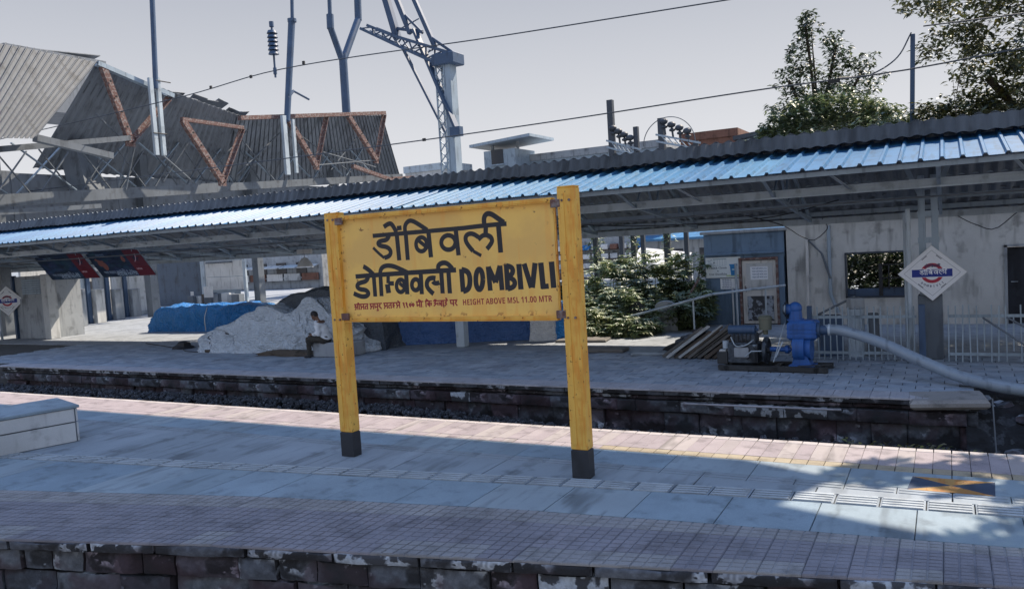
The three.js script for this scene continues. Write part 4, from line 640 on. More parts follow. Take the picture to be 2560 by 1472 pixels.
// ------------------------------------------------------------------ debris on the far platform
{
  const slab = (l, x, z, w, d, h, ry, y = 0, rx = 0, rz = 0, m = mats.plank) => { const g = cb(w, h, d, 0, 0, 0, .02, 0, rx, rz), p = g.attributes.position; for (let i = 0; i < p.count; i++) p.setX(i, p.getX(i) + .04 * Math.sin(p.getZ(i) * 9 + x)); g.computeVertexNormals(); tag(mesh('loose_slab', g.rotateY(ry).translate(x, y + h / 2 + .002, z), m, scene), l, 'slab'); };
  slab('flat dark slab lying alone on the sunlit paving behind the sign post', -9.3, -21.3, 1.5, .8, .07, .1);
  slab('flat grey slab lying on the blocks between sign post and planks', -7.95, -19.35, 1.25, .55, .09, .05);
  slab('flat grey slab nearest the leaning planks', -6.35, -19.0, 1.25, .5, .08, .12, 0, 0, 0, mats.rough[0]);
  slab('tilted dark slab at the foot of the leaning planks', -5.6, -18.7, .6, .45, .08, .3, 0, 0, .1, mats.rough[0]);
  const t = thing('plank_pile', 'pile of weathered planks leaning on the rubble heap beside the engine', 'planks', [-4.95, 0, -18.75]);
  for (let k = 0; k < 14; k++) { const x0 = -1.05 + k * .12 + rr(-.05, .05), L = rr(.9, 1.25); mesh('plank', bar([x0, .03, .35 + rr(-.1, .1)], [x0 + L * .75, .12 + L * .5 + rr(-.06, .06), -.25 + rr(-.1, .1)], .13 + rr(-.03, .03), .03), rnd() < .3 ? mats.pale : pick([mats.plank, mats.wood]), t); }
  
  const heap = thing('rubble_heap', 'dark heap of earth and broken stone left of the engine', 'rubble', [-5.0, 0, -19.25]);
  { const g = new THREE.PlaneGeometry(2.6, 1.5, 34, 20).rotateX(-Math.PI / 2), q = g.attributes.position; for (let i = 0; i < q.count; i++) { const x = q.getX(i), z = q.getZ(i), r = Math.hypot(x / 1.3, z / .75); q.setY(i, Math.max(-.01, .52 * (1 - r * r) + .3 * (fbm(x * .4 + 4, z * .4 + 4, 10, 4, 63) - .5) * (r < 1 ? 1 : 0))); } g.computeVertexNormals(); mesh('earth', g, M(.16, .155, .15, { map: tGrime, bumpMap: tBump, bumpScale: .04 }), heap); }
  for (let k = 0; k < 34; k++) { const r = rr(.05, .15), g = new THREE.IcosahedronGeometry(r, 1), q = g.attributes.position; for (let i = 0; i < q.count; i++) { const f = .7 + .6 * hash(Math.round(q.getX(i) * 900), Math.round(q.getY(i) * 900 + q.getZ(i) * 1300), k + 50); q.setXYZ(i, q.getX(i) * f * 1.4, q.getY(i) * f * .8, q.getZ(i) * f); } g.computeVertexNormals(); const x = rr(-1.1, 1.1), z = rr(-.5, .7); mesh('stone', g.translate(x, Math.max(.03, .5 * (1 - (x / 1.3) ** 2 - (z / .75) ** 2)) + .02, z), pick(mats.stone), heap); }
  const rk = new THREE.BoxGeometry(.72, .92, .26, 10, 12, 4), p = rk.attributes.position; for (let i = 0; i < p.count; i++) { const x = p.getX(i), y = p.getY(i), z = p.getZ(i), k = 1 - .16 * Math.pow(Math.abs(x) / .36, 4) * sm(.1, .46, y) - .06 * sm(.3, -.46, y); p.setXYZ(i, x * k + .05 * (fbm(x * .5 + 5, y * .5 + 5, 8, 3, 77) - .5), y - .14 * (x / .36) ** 2 * sm(.2, .46, y), z * k + .08 * (fbm(x * .5 + 2, y * .5 + 8, 9, 3, 79) - .5)); } rk.computeVertexNormals();
  tag(mesh('standing_stone', rk.rotateY(.3).translate(-7.55, .46, -23.6), mats.grey, scene), 'grey upright stone slab standing behind the handrail', 'stone');
  tag(mesh('rubber_mat', cb(.9, .9, .06, -8.4, .36, -23.4, .01, .2, -.3, .75), mats.black, scene), 'black rubber mat leaning on the stone behind the handrail', 'mat');
  tag(mesh('leaning_pole', rod([-7.6, .1, -24.3], [-6.75, 1.5, -24.6], .035, 8), mats.rust, scene), 'rusty pole leaning against the hut corner', 'pole');
}
// ------------------------------------------------------------------ left: shuttered stall, pillars, kiosk, white screen
{
  const t = thing('shuttered_stall', 'grey shuttered stall with a white corner pillar', 'stall', [-35.3, 0, -20.9]);
  mesh('body', bx(2.2, 2.75, 1.6, 0, 1.375, -.8), mats.grey, t); for (let k = 0; k < 7; k++) mesh('shutter_slat', cb(1.5, .085, .05, .2, 2.0 + k * .095, .02, .015), mats.steel, t);
  mesh('front_panel', cb(1.75, 1.75, .05, .1, .9, .02, .01), mats.grey, t); mesh('corner_pillar', cb(.42, 2.8, .42, 1.25, 1.4, -.05, .02), mats.pale, t); mesh('blue_post', cb(.12, 2.8, .2, -1.2, 1.4, .0, .01), mats.bluePaint, t);
  for (let k = 0; k < 5; k++) {
    const [x, z] = [[-39.6, -25], [-40.4, -26.6], [-41.1, -28.2], [-41.8, -29.8], [-42.3, -31.3]][k], s = thing('hall_pillar', ['white pillar with a dark studded post beside the shuttered stall', 'bluish white pillar with a tall cream locker', 'pale pillar behind the cream locker with stained foot', 'pale pillar with a grey sack at its foot', 'broad pale pillar beside the sunlit gap'][k], 'pillar', [x, 0, z]);
    mesh('shaft', cb(.62 + (k === 4 ? .3 : 0), 2.75, .55, 0, 1.375, 0, .02), [mats.pale, mats.steelPale, mats.grey, mats.pale, mats.pale][k], s); mesh('plinth', cb(.72 + (k === 4 ? .3 : 0), .25, .66, 0, .125, 0, .02), mats.grey, s);
    if (k < 4) { mesh('dark_post', cb(.14, 2.7, .2, .42, 1.35, -.1, .01), mats.bluePaint, s); mesh('locker', cb(.36, 1.9 - k * .1, .5, .62, .95 - k * .05, -.5, .02), k === 1 ? mats.cream : mats.grey, s); }
    else mesh('sack', tarpGeo(.7, .55, .5, 61, { amp: .08, taper: .3 }).translate(.2, 0, .65), mats.tarpGrey, s);
  }
  tag(mesh('lintel_beam', bar([-39.3, 2.92, -24.4], [-42.5, 2.92, -32], .6, .32), mats.pale, scene), 'pale beam across the tops of the hall pillars', 'beam');
  const w = thing('hall_wall', 'dim cream back wall behind the hall pillars', 'wall', [-46.5, 0, -31]); mesh('wall_panel', bx(.2, 3.2, 8, 0, 1.6, 0), mats.cream, w); for (const z of [-2.4, .2, 2.6]) mesh('doorway', bx(.1, 2.1, 1.1, .1, 1.05, z), mats.glassDark, w);
  const k = thing('kiosk', 'tall blue grey sheet metal kiosk behind the blue tarpaulin', 'kiosk', [-45.6, 0, -37.2]);
  mesh('body', cb(4.6, 3.1, 3, 0, 1.55, -1.5, .03), M(.075, .12, .19, { map: tStain, roughness: .5 }), k); mesh('corner_trim', cb(.25, 3.15, .2, 2.22, 1.575, .02, .02), mats.steelPale, k); mesh('sticker', cb(.3, .36, .02, 1.0, .75, .016, .004), mats.whitePaint, k);
  const s = thing('white_screen', 'white panel screen with grey frame beside the kiosk', 'screen', [-41.2, 0, -37]);
  mesh('panel', [bx(3.5, 1.0, .06, 0, 2.35, 0), bx(3.5, .82, .06, 0, 1.41, 0)], mats.whitePaint, s); mesh('frame', [bx(.22, 3.0, .14, -1.85, 1.5, 0), bx(.22, 3.0, .14, 1.85, 1.5, 0), bx(3.5, .08, .1, 0, 2.9, 0)], mats.steelPale, s); mesh('tube_lamp', cyl(.05, .05, 2.4, -.3, 2.78, .12, 8, 0, Math.PI / 2), mats.greyDark, s);
  const g = thing('goods_stack', 'jumbled crates and notice board below the white screen', 'crates', [-41, 0, -36]); for (let i = 0; i < 9; i++) mesh('crate', cb(rr(.4, .8), rr(.5, 1.0), .5, -2 + i * .5, .4, rr(-.2, .2), .02, rr(-.2, .2)), pick([mats.grey, mats.greyDark, mats.wood, mats.pale]), g); mesh('notice_board', cb(.8, .7, .05, -.2, .95, .4, .01), mats.whitePaint, g);
}

// ------------------------------------------------------------------ half stripped high shed
const L3 = (a, b, t) => a.map((v, k) => v + (b[k] - v) * t);
function quadSheet(tl, tr, br, bl, n, prof, th, each) { // split a sloping roof face into n profiled sheets; top edge tl-tr, bottom edge bl-br
  for (let k = 0; k < n; k++) {
    const a = L3(tl, tr, k / n), b = L3(tl, tr, (k + 1) / n), c = L3(bl, br, (k + 1) / n), d = L3(bl, br, k / n);
    const X = V3(...b).sub(V3(...a)), Y = V3(...d).sub(V3(...a)).cross(X).normalize(); if (Y.y < 0) Y.negate();
    const g = sheet(1, 1, prof, th), p = g.attributes.position; for (let i = 0; i < p.count; i++) { const u = p.getX(i) * 1.015, v = p.getZ(i), y = p.getY(i) + (k % 2) * .012, q = L3(L3(a, b, u), L3(d, c, u), v); p.setXYZ(i, q[0] + Y.x * y, q[1] + Y.y * y, q[2] + Y.z * y); }
    g.computeVertexNormals(); each(g, k);
  }
}
{
  const t = thing('station_shed', 'half stripped high shed with rusty V trusses and loose roof sheets', 'shed');
  const W3 = wavy(3, .09), rb = ribbed.map(([x, y]) => [x, y * 2.2]);
  quadSheet([-36, 12.94, -19.2], [-36, 12.85, -25.6], [-32.5, 8.34, -20.04], [-32.5, 8.0, -15.6], 7, rb, .02, (g, k) => mesh('roof_sheet', g, mats.roofGrey[1], t));
  for (let k = 0; k < 14; k++) mesh('cladding_sheet', bx(.05, 3.5 + rr(-.1, .1), 2.9, -39.75 + (k % 2) * .03, 6.05, -16 - k * 2.85), pick(mats.under), t);
  quadSheet([-36.3, 12.8, -25.7], [-36.3, 11.28, -34.8], [-40, 7.64, -36.5], [-40, 8.08, -24.4], 9, W3, .02, (g) => mesh('roof_sheet', g, mats.under[1], t));
  quadSheet([-36.3, 11.2, -34.5], [-36.3, 12.8, -48.5], [-40, 8.98, -55.3], [-40, 7.64, -36.5], 14, rb, .02, (g, k) => mesh('roof_sheet', g, mats.under[k % 2], t));
  // ridge and broken upper edge
  mesh('ridge_beam', [bar([-36, 12.79, -25.6], [-36, 11.77, -29.86], .3, .22), bar([-36, 12.6, -26.2], [-35.9, 11.75, -29.4], .08, .1)], mats.steel, t);
  mesh('ridge_beam', [bar([-36, 11.09, -34.4], [-36, 12.92, -48.4], .3, .24), bar([-36, 10.6, -30.3], [-36, 10.55, -34.6], .22, .2)], mats.rust, t);
  for (let k = 0; k < 9; k++) { const z = -29.6 - k * .78; mesh('broken_sheet', bx(1.2, .03, .9, -37.6 + rr(-.1, .1), 12.1 - k * .055 + rr(-.22, .22), z, rr(-.2, .2), rr(-.25, .25), .5), mats.under[1], t); }
  mesh('cap_sheet', bx(2.2, .05, 6, -46, 15.3, -29.4, .1, .1, .2), mats.under[1], t); mesh('end_block', bx(4, 3.4, 6, -46.4, 13.6, -29.2), mats.under[0], t);
  // V trusses
  for (const [a, b, c, w] of [[[-36, 12.71, -25.9], [-36, 9.13, -27.07], [-36, 11.75, -29.73], .27], [[-36, 10.56, -30.37], [-36, 7.33, -32.75], [-36, 10.53, -34.57], .27], [[-36, 11.38, -38.41], [-36, 8.64, -40.65], [-36, 12.0, -42], .27], [[-36, 12.25, -44.26], [-36, 9.41, -47.03], [-36, 12.83, -48.37], .28]]) {
    const v = mesh('v_truss', [angle(a, b, w, .04), angle(c, b, w * .85, .04), bar(L3(a, b, .9), L3(c, b, .9), .3, .05)], mats.rust, t);
    mesh('gusset', bx(.06, .55, .55, -36.03, b[1] + .05, b[2]), mats.rust, v);
    for (let k = 1; k < 5; k++) mesh('bolt', cyl(.05, .05, .06, -35.8, a[1] + (b[1] - a[1]) * k / 5, a[2] + (b[2] - a[2]) * k / 5, 6, 0, Math.PI / 2), mats.black, v);
  }
  // long girder under the trusses, lattice and tie rods
  mesh('girder', [bar([-37.5, 5.96, -18], [-37.5, 7.2, -34.2], .5, .55), bar([-37.5, 7.2, -34.2], [-37.5, 8.54, -51.9], .5, .45)], mats.girder, t);
  mesh('lower_beam', bar([-34.5, 5.15, -15], [-34.5, 5.78, -24], .3, .2), mats.girder, t);
  mesh('side_beam', bar([-33.4, 8.5, -20.6], [-33.6, 8.0, -24.2], .32, .28), mats.girder, t); mesh('side_beam', bar([-36, 7.9, -18], [-36, 9.32, -27], .3, .25), mats.girder, t);
  mesh('bracket_arm', bar([-36, 8.84, -44.3], [-36, 7.99, -49], .28, .24), mats.rust, t); mesh('bracket_arm', bar([-36, 8.2, -48.8], [-36, 8.4, -51.5], .2, .16), mats.rust, t);
  for (let k = 0; k < 10; k++) { const z = -17 - k * 2.1, y = 6.1 + k * .14; mesh('lattice_bar', bar([-37.9, y, z], [-37.9, y + 2.2, z - 1.7], .09, .05), mats.girder, t); mesh('lattice_bar', bar([-37.9, y + 2.2, z - .2], [-37.9, y, z - 1.9], .07, .05), mats.girder, t); }
  for (let k = 0; k < 9; k++) { const z = -19 - k * 3.4, y = 6.3 + k * .27; mesh('lattice_bar', bar([-38.2, y, z], [-38.2, y + 2.6, z - 2.6], .14, .05), mats.steel, t); mesh('lattice_bar', bar([-38.2, y + 2.4, z], [-38.2, y + .3, z - 3], .12, .05), mats.steel, t); }
  for (const [a, b] of [[[-36.4, 10.4, -25.6], [-36.4, 9.2, -27]], [[-36.2, 9.0, -27.1], [-36.6, 7.0, -26.6]], [[-36.2, 8.9, -27.4], [-36.6, 6.8, -27]], [[-35.7, 8.6, -28.6], [-36.4, 7.2, -31.2]], [[-37, 10.2, -32], [-37.5, 7.4, -30]], [[-37, 8, -32.8], [-37, 10.9, -36.2]], [[-36.8, 10.6, -34.6], [-37.4, 7.6, -38.4]], [[-36.8, 7.9, -34.6], [-37, 10.7, -38.6]], [[-36.8, 11, -38.8], [-37.2, 8.2, -42.6]], [[-36.8, 10.8, -40], [-37.4, 8.6, -45.8]], [[-36.8, 8.6, -43], [-37, 11.2, -46.4]], [[-36, 9.6, -41.4], [-36, 8.9, -46.9]], [[-36, 8.7, -40.7], [-36, 9.4, -47]]]) mesh('tie_rod', rod(a, b, .045, 5), mats.greyDark, t);
  for (const z of [-22, -30, -38, -46]) mesh('support', bx(.5, 11, .5, -39.2, 3.5, z), mats.girder, t);
  mesh('tank', bx(1.1, 2.5, 1.2, -38.8, 8.0, -26.2, .2, 0, .2), mats.girder, t);
}
// ------------------------------------------------------------------ masts, gantry, wires
{
  let t = thing('steel_mast', 'slim dark mast with pale twin bracket clamped to the rusty shed', 'mast');
  mesh('pole', rod([-35.5, 11.9, -28.45], [-35.5, 20, -28.9], .13, 8), mats.bluePaint, t); mesh('twin_bracket', [bx(.16, 3.9, .22, -35.5, 10.45, -28.15), bx(.16, 4.0, .2, -35.5, 10.5, -28.6)], mats.steelPale, t); mesh('cross_pin', [rod([-35.4, 12.3, -28.4], [-35.4, 12.3, -29.3], .03), rod([-35.4, 9.6, -28], [-35.4, 9.6, -28.8], .03)], mats.black, t);
  t = thing('steel_mast', 'stepped dark mast with side hook clamped to the rusty shed', 'mast');
  mesh('pole', [rod([-35.5, 11.2, -37.75], [-35.5, 17.5, -38.85], .19, 10, .22), rod([-35.5, 17.5, -38.9], [-35.5, 21, -39.2], .11, 8), cyl(.28, .28, .2, -35.5, 17.5, -38.87, 10)], mats.bluePaint, t); mesh('bracket', [bx(.2, 3.6, .32, -35.5, 9.7, -37.45), bx(.16, 3.3, .2, -35.5, 9.7, -38.25)], mats.steelPale, t); mesh('side_hook', [rod([-35.4, 12.6, -37.9], [-35.4, 13.1, -38.4], .09), rod([-35.4, 13.1, -38.4], [-35.4, 12.75, -39.75], .08)], mats.bluePaint, t);
  t = thing('forked_post', 'thick dark post forking into two arms above the shed', 'post');
  mesh('trunk', rod([-42, -.95, -51.2], [-42, 18.7, -51.5], .36, 12, .33), mats.bluePaint, t); mesh('arm', [rod([-42, 18.3, -51.3], [-42, 20.5, -50.25], .26, 10), rod([-42, 20.4, -50.25], [-42, 21.5, -50.3], .29, 10), rod([-42, 21.4, -50.3], [-42, 25, -50.5], .16, 8)], mats.bluePaint, t); mesh('arm', [rod([-42, 18.3, -51.6], [-42, 21.9, -53.8], .28, 10), rod([-42, 21.8, -53.8], [-42, 25, -54], .3, 10)], mats.bluePaint, t);
  // overhead line gantry
  t = thing('line_gantry', 'dark lattice gantry mast with a raking lattice boom', 'gantry');
  const G = [mats.bluePaint, mats.steel], z = -30, col = [];
  col.push(bx(.28, 12, .5, -18.62, 5.05, z + .05)); for (const x of [-19.22, -18.8]) col.push(bx(.07, 12, .07, x, 5.05, z - .22), bx(.07, 12, .07, x, 5.05, z + .28));
  mesh('column', col, G[1], t); for (let k = 0; k < 16; k++) { const y = 3.4 + k * .46; mesh('lacing_bar', bar([-19.22, y, z + .29], [-18.82, y + (k % 2 ? .44 : .44), z + .29], .05, .03), G[1], t); mesh('lacing_bar', bar([-18.82, y, z + .27], [-19.22, y + .44, z + .27], .05, .03), G[1], t); }
  mesh('column_cap', cb(1.1, .5, .9, -18.75, 10.95, z, .04), G[0], t);
  for (const dz of [-.35, .35]) {
    const up = [[-22.67, 13.05], [-21.42, 12.42], [-18.3, 11.1]], lo = [[-23.06, 12.98], [-21.3, 12.0], [-19.0, 10.75]];
    mesh('boom_chord', [...[0, 1].map((k) => bar([...up[k], z + dz], [...up[k + 1], z + dz], .12)), ...[0, 1].map((k) => bar([...lo[k], z + dz], [...lo[k + 1], z + dz], .12))], G[0], t);
    for (let k = 0; k < 12; k++) { const f = (P, s) => { const i = s < .4 ? 0 : 1, q = i ? (s - .4) / .6 : s / .4; return [P[i][0] + (P[i + 1][0] - P[i][0]) * q, P[i][1] + (P[i + 1][1] - P[i][1]) * q, z + dz]; }; mesh('boom_lacing', bar(f(k % 2 ? up : lo, k / 12), f(k % 2 ? lo : up, (k + 1) / 12), .07, .04), G[0], t); }
  }
  for (let k = 0; k < 8; k++) { const s = k / 7, x = -22.6 + s * 4, y = 13 - s * 2; mesh('boom_lacing', bar([x, y, z - .35], [x + .3, y - .15, z + .35], .06, .04), G[0], t); }
  mesh('raking_strut', bar([-21.09, 11.9, z], [-19.1, 7.9, z], .14, .1), G[0], t); mesh('raking_strut', [bar([-20.3, 12.5, z + .1], [-18.2, 7.75, z + .4], .3, .12), bx(.5, .4, .3, -18.3, 7.8, z + .4)], G[0], t);
  for (const [a, b, w] of [[[-21.3, 12.3], [-22.1, 15.3], .28], [[-20.6, 12.4], [-21.7, 15.3], .2], [[-19.35, 11.6], [-20.9, 15.3], .18], [[-20.82, 13.23], [-19.95, 12.3], .1], [[-21.35, 12.75], [-19.95, 12.35], .12], [[-19.6, 12.1], [-18.3, 11.1], .12], [[-21.3, 12.65], [-20.1, 12.95], .04]]) mesh('upright', bar([...a, z], [...b, z], w, w), G[0], t);
  const ins = thing('insulator', 'ribbed dark insulator fixed on the upper wire', 'insulator', [-22.99, 10.2, -24]);
  mesh('stem', [rod([0, -.25, 0], [0, 1.9, 0], .04, 8), cyl(.09, .09, .2, 0, 1.8, 0, 10), cyl(.07, .07, .25, 0, 0, 0, 8)], mats.bluePaint, ins); for (let k = 0; k < 6; k++) mesh('disc', cyl(.16, .21, .11, 0, .7 + k * .16, 0, 14), mats.bluePaint, ins);
  const wire = (l, r, ...p) => { const m = tag(mesh('overhead_wire', tube(p, r, 60, 5), mats.steelDark, scene), l, 'wire'); return m; };
  let w = wire('upper overhead wire carrying the insulator past the gantry', .022, [-60, 9.4, -24], [-28.2, 9.95, -24], [-22.99, 10.22, -24], [-12.6, 9.8, -24], [-4, 9.5, -24]);
  for (const x of [-26.6, -24.3, -21.5]) mesh('clip', bx(.1, .12, .06, x, 10.03 + (x + 28) * .04, -24), mats.black, w);
  w = wire('lower overhead wire running level above the blue canopy', .022, [-40, 6.9, -24], [-17.8, 6.76, -24], [-10.6, 6.79, -24], [-4.3, 6.88, -24], [-1, 6.86, -24], [1.8, 7.0, -24], [9, 7.2, -24]);
  mesh('clip', bx(.12, .1, .06, -16.2, 6.77, -24), mats.black, w); mesh('clip', bx(.3, .1, .06, -2.6, 6.83, -24), mats.black, w);
  wire('short wire crossing in front of the large tree', .02, [-.4, 7.92, -24], [1.8, 7.84, -24], [9, 7.7, -24]);
  t = thing('line_post', 'slim dark post with a looping jumper wire beside the large tree', 'post', [-.9, 0, -28]); mesh('pole', bx(.13, 9.5, .13, 0, 3.8, 0, 0, 0, -.03), mats.bluePaint, t); mesh('jumper_wire', tube([[.1, 8.6, 0], [-.25, 7.8, .8], [-.9, 7.2, 2], [-1.6, 6.9, 4]], .022, 24, 5), mats.steelDark, t);
}
// ------------------------------------------------------------------ buildings and equipment on the skyline
{
  const house = (n, l, x, z, w, h, d, m, roof) => { const t = thing(n, l, 'building', [x, -.95, z]); mesh('wall', bx(w, h, d, 0, h / 2, 0), m, t); roof && roof(t, w, h, d); const wm = []; for (let i = 0; i < Math.floor(w / 2.4); i++) for (let j = 1; j < h / 3; j++) { const q = mesh('window', bx(1.2, 1.3, .1, -w / 2 + 1.4 + i * 2.4, j * 3 - .4, d / 2 + .02), mats.glassDark, t); mesh('sill', bx(1.4, .1, .25, -w / 2 + 1.4 + i * 2.4, j * 3 - 1.12, d / 2 + .1), m, q); } return t; };
  const parapet = (m) => (t, w, h, d) => { mesh('parapet', [bx(w + .2, .6, .2, 0, h + .3, d / 2), bx(.2, .6, d, -w / 2, h + .3, 0), bx(.2, .6, d, w / 2, h + .3, 0)], m, t); };
  house('tower_block', 'pale rooftop stair tower with tilted slab roof', -35.2, -66, 3.2, 12.2, 4, mats.steel, (t, w, h) => { mesh('slab_roof', bx(6.2, .25, 5, .3, h + .75, 0, 0, 0, .06), mats.steel, t); mesh('roof_post', [bx(.2, .8, .2, -1.2, h + .35, 1), bx(.2, .8, .2, 1.4, h + .4, 1)], mats.grey, t); });
  house('long_building', 'long low grey building behind the canopy ridge', -27.5, -70, 13, 11.2, 6, mats.steel, parapet(mats.grey));
  house('rooftop_block', 'low pale rooftop block beside the gantry mast', -40.5, -62, 4.6, 10.6, 4, mats.pale, parapet(mats.steelPale));
  house('brick_building', 'red brick upper storey on the skyline', -16.2, -66, 4.4, 11.0, 5, mats.brick, parapet(mats.brick));
  house('eaves_building', 'dark building with wide sloping eaves beside the tall tree', -9.6, -66, 8, 10.9, 5, mats.steel, (t, w, h) => mesh('eaves', bx(9.6, .3, 7, .3, h + .3, 0, 0, 0, .1), mats.steelDark, t));
  house('far_shop_row', 'far row of shops with pale shutters behind the white screen', -53.5, -56, 11, 4.4, 4, mats.grey, (t, w, h, d) => { for (let k = 0; k < 5; k++) { mesh('shop_board', bx(1.9, .62, .1, -4.2 + k * 2.1, 1.95, d / 2 + .2), [mats.whitePaint, mats.brick, mats.whitePaint, mats.pale, mats.brick][k], t); mesh('awning', bx(1.9, .08, .9, -4.2 + k * 2.1, 2.9, d / 2 + .4, 0, .25), pick([mats.pale, mats.steelPale]), t); } });
  const t = thing('market_row', 'far market stalls with blue sheets seen past the pillars', 'stall', [-75, -.95, -58]); for (let k = 0; k < 6; k++) { mesh('stall_roof', bx(2.4, .1, 2.4, -5 + k * 2.4, 2.4 + rr(-.3, .3), 0, 0, .3, rr(-.2, .2)), k % 2 ? mats.tarpBlue : mats.pale, t); mesh('stall_post', bx(.1, 2.4, .1, -5 + k * 2.4, 1.2, 1), mats.wood, t); mesh('counter', bx(2.0, 1.1, 1, -5 + k * 2.4, .55, .4), pick([mats.grey, mats.greyDark]), t); }
  // insulator frames on top of the far buildings
  const frame = (l, x, h, x2, h2) => { const f = thing('switchgear', l, 'switchgear', [x, 0, -60]); mesh('post', bx(.45, h + .95, .45, 0, (h - .95) / 2, 0), mats.steelDark, f); mesh('post', bx(.36, h2 + .95, .36, x2, (h2 - .95) / 2, 0), mats.steelDark, f); mesh('cross_arm', [bar([-.4, 10.4, .2], [x2 + .4, 9.4, .2], .14), bar([-.4, 9.9, .2], [x2 + .4, 8.9, .2], .14), ...[0, 1, 2, 3, 4].map((k) => bar([x2 * k / 5, 10.3 - k * .2, .2], [x2 * (k + 1) / 5, 9.65 - k * .2, .2], .07))], mats.steel, f); for (let k = 0; k < 4; k++) { const px = x2 * (k + .6) / 4.4; mesh('insulator_stack', [rod([px, 10.3 - k * .25, .2], [px - .1, 11.3 - k * .3, .2], .08), new THREE.SphereGeometry(.34, 8, 6).scale(1, .7, 1).translate(px - .1, 11.3 - k * .3, .2), new THREE.SphereGeometry(.26, 8, 6).scale(1, .5, 1).translate(px - .05, 10.9 - k * .3, .2)], mats.steelDark, f); } return f; };
  frame('tall dark insulator frame on the skyline beside the lower wire', -22.85, 13.5, 2.0, 11.2); const f2 = frame('dark insulator frame with a wire hoop on the skyline', -18.83, 11.6, 2.6, 9.6); mesh('wire_hoop', new THREE.TorusGeometry(2.0, .035, 5, 40, Math.PI).translate(.6, 9.6, .2), mats.greyDark, f2);
}

// ------------------------------------------------------------------ plants
const leafMat = new THREE.MeshPhysicalMaterial({ vertexColors: true, roughness: .55, side: THREE.DoubleSide, transmission: .5, thickness: 0 });
const leafFar = new THREE.MeshStandardMaterial({ vertexColors: true, roughness: .7, side: THREE.DoubleSide });
function leaves(list, pal, size, lob = 0, flat = .5) { // list of [x, y, z, scale]; each leaf a folded blade, lob > 0 gives a hand shaped leaf
  const P = [], C = []; const put = (a, b, c, col) => { P.push(a.x, a.y, a.z, b.x, b.y, b.z, c.x, c.y, c.z); for (let k = 0; k < 3; k++) C.push(col[0], col[1], col[2]); };
  for (const [x, y, z, s] of list) {
    const L = size * (s ?? 1) * rr(.7, 1.3), az = rr(0, 6.283), tilt = rr(-.9, .5) * (1 - flat * .5), c0 = pick(pal), k = rr(.7, 1.25), col = c0.map((v) => v * k), n = lob || 1;
    for (let q = 0; q < n; q++) {
      const a = az + (n > 1 ? (q - (n - 1) / 2) * .62 : 0), l = L * (n > 1 ? 1 - .16 * Math.abs(q - (n - 1) / 2) : 1), w = l * (n > 1 ? .17 : .26);
      const d = V3(Math.cos(a) * Math.cos(tilt), Math.sin(tilt), Math.sin(a) * Math.cos(tilt)), sd = V3(-Math.sin(a), rr(-.3, .3), Math.cos(a)).multiplyScalar(w), o = V3(x, y, z), m = o.clone().addScaledVector(d, l * .5).add(V3(0, -l * .05, 0)), e = o.clone().addScaledVector(d, l).add(V3(0, -l * .14, 0)), up = V3(0, w * .35, 0);
      const A = m.clone().add(sd).add(up), B = m.clone().sub(sd).add(up); put(o, A, m, col); put(o, m, B, col); put(m, A, e, col); put(m, e, B, col);
    }
  }
  const g = new THREE.BufferGeometry(); g.setAttribute('position', new THREE.BufferAttribute(new Float32Array(P), 3)); g.setAttribute('color', new THREE.BufferAttribute(new Float32Array(C), 3)); g.setAttribute('uv', new THREE.BufferAttribute(new Float32Array(P.length / 3 * 2), 2)); g.computeVertexNormals(); return g;
}
const GREEN = [[.09, .14, .075], [.14, .19, .09], [.08, .125, .08], [.2, .25, .11]], BRIGHT = [[.21, .29, .15], [.30, .37, .2], [.15, .22, .14], [.40, .43, .2]], OLIVE = [[.11, .13, .05], [.16, .17, .055], [.09, .11, .05], [.24, .22, .06]], DEEP = [[.03, .05, .03], [.04, .07, .035], [.025, .04, .03], [.06, .09, .04]];
function clump(n, c, r, k = 1) { const l = []; for (let i = 0; i < n; i++) { const a = rr(0, 6.283), u = rr(-1, 1), q = Math.pow(rnd(), k / 3), h = Math.sqrt(1 - u * u); l.push([c[0] + r[0] * q * h * Math.cos(a), c[1] + r[1] * q * u, c[2] + r[2] * q * h * Math.sin(a)]); } return l; }
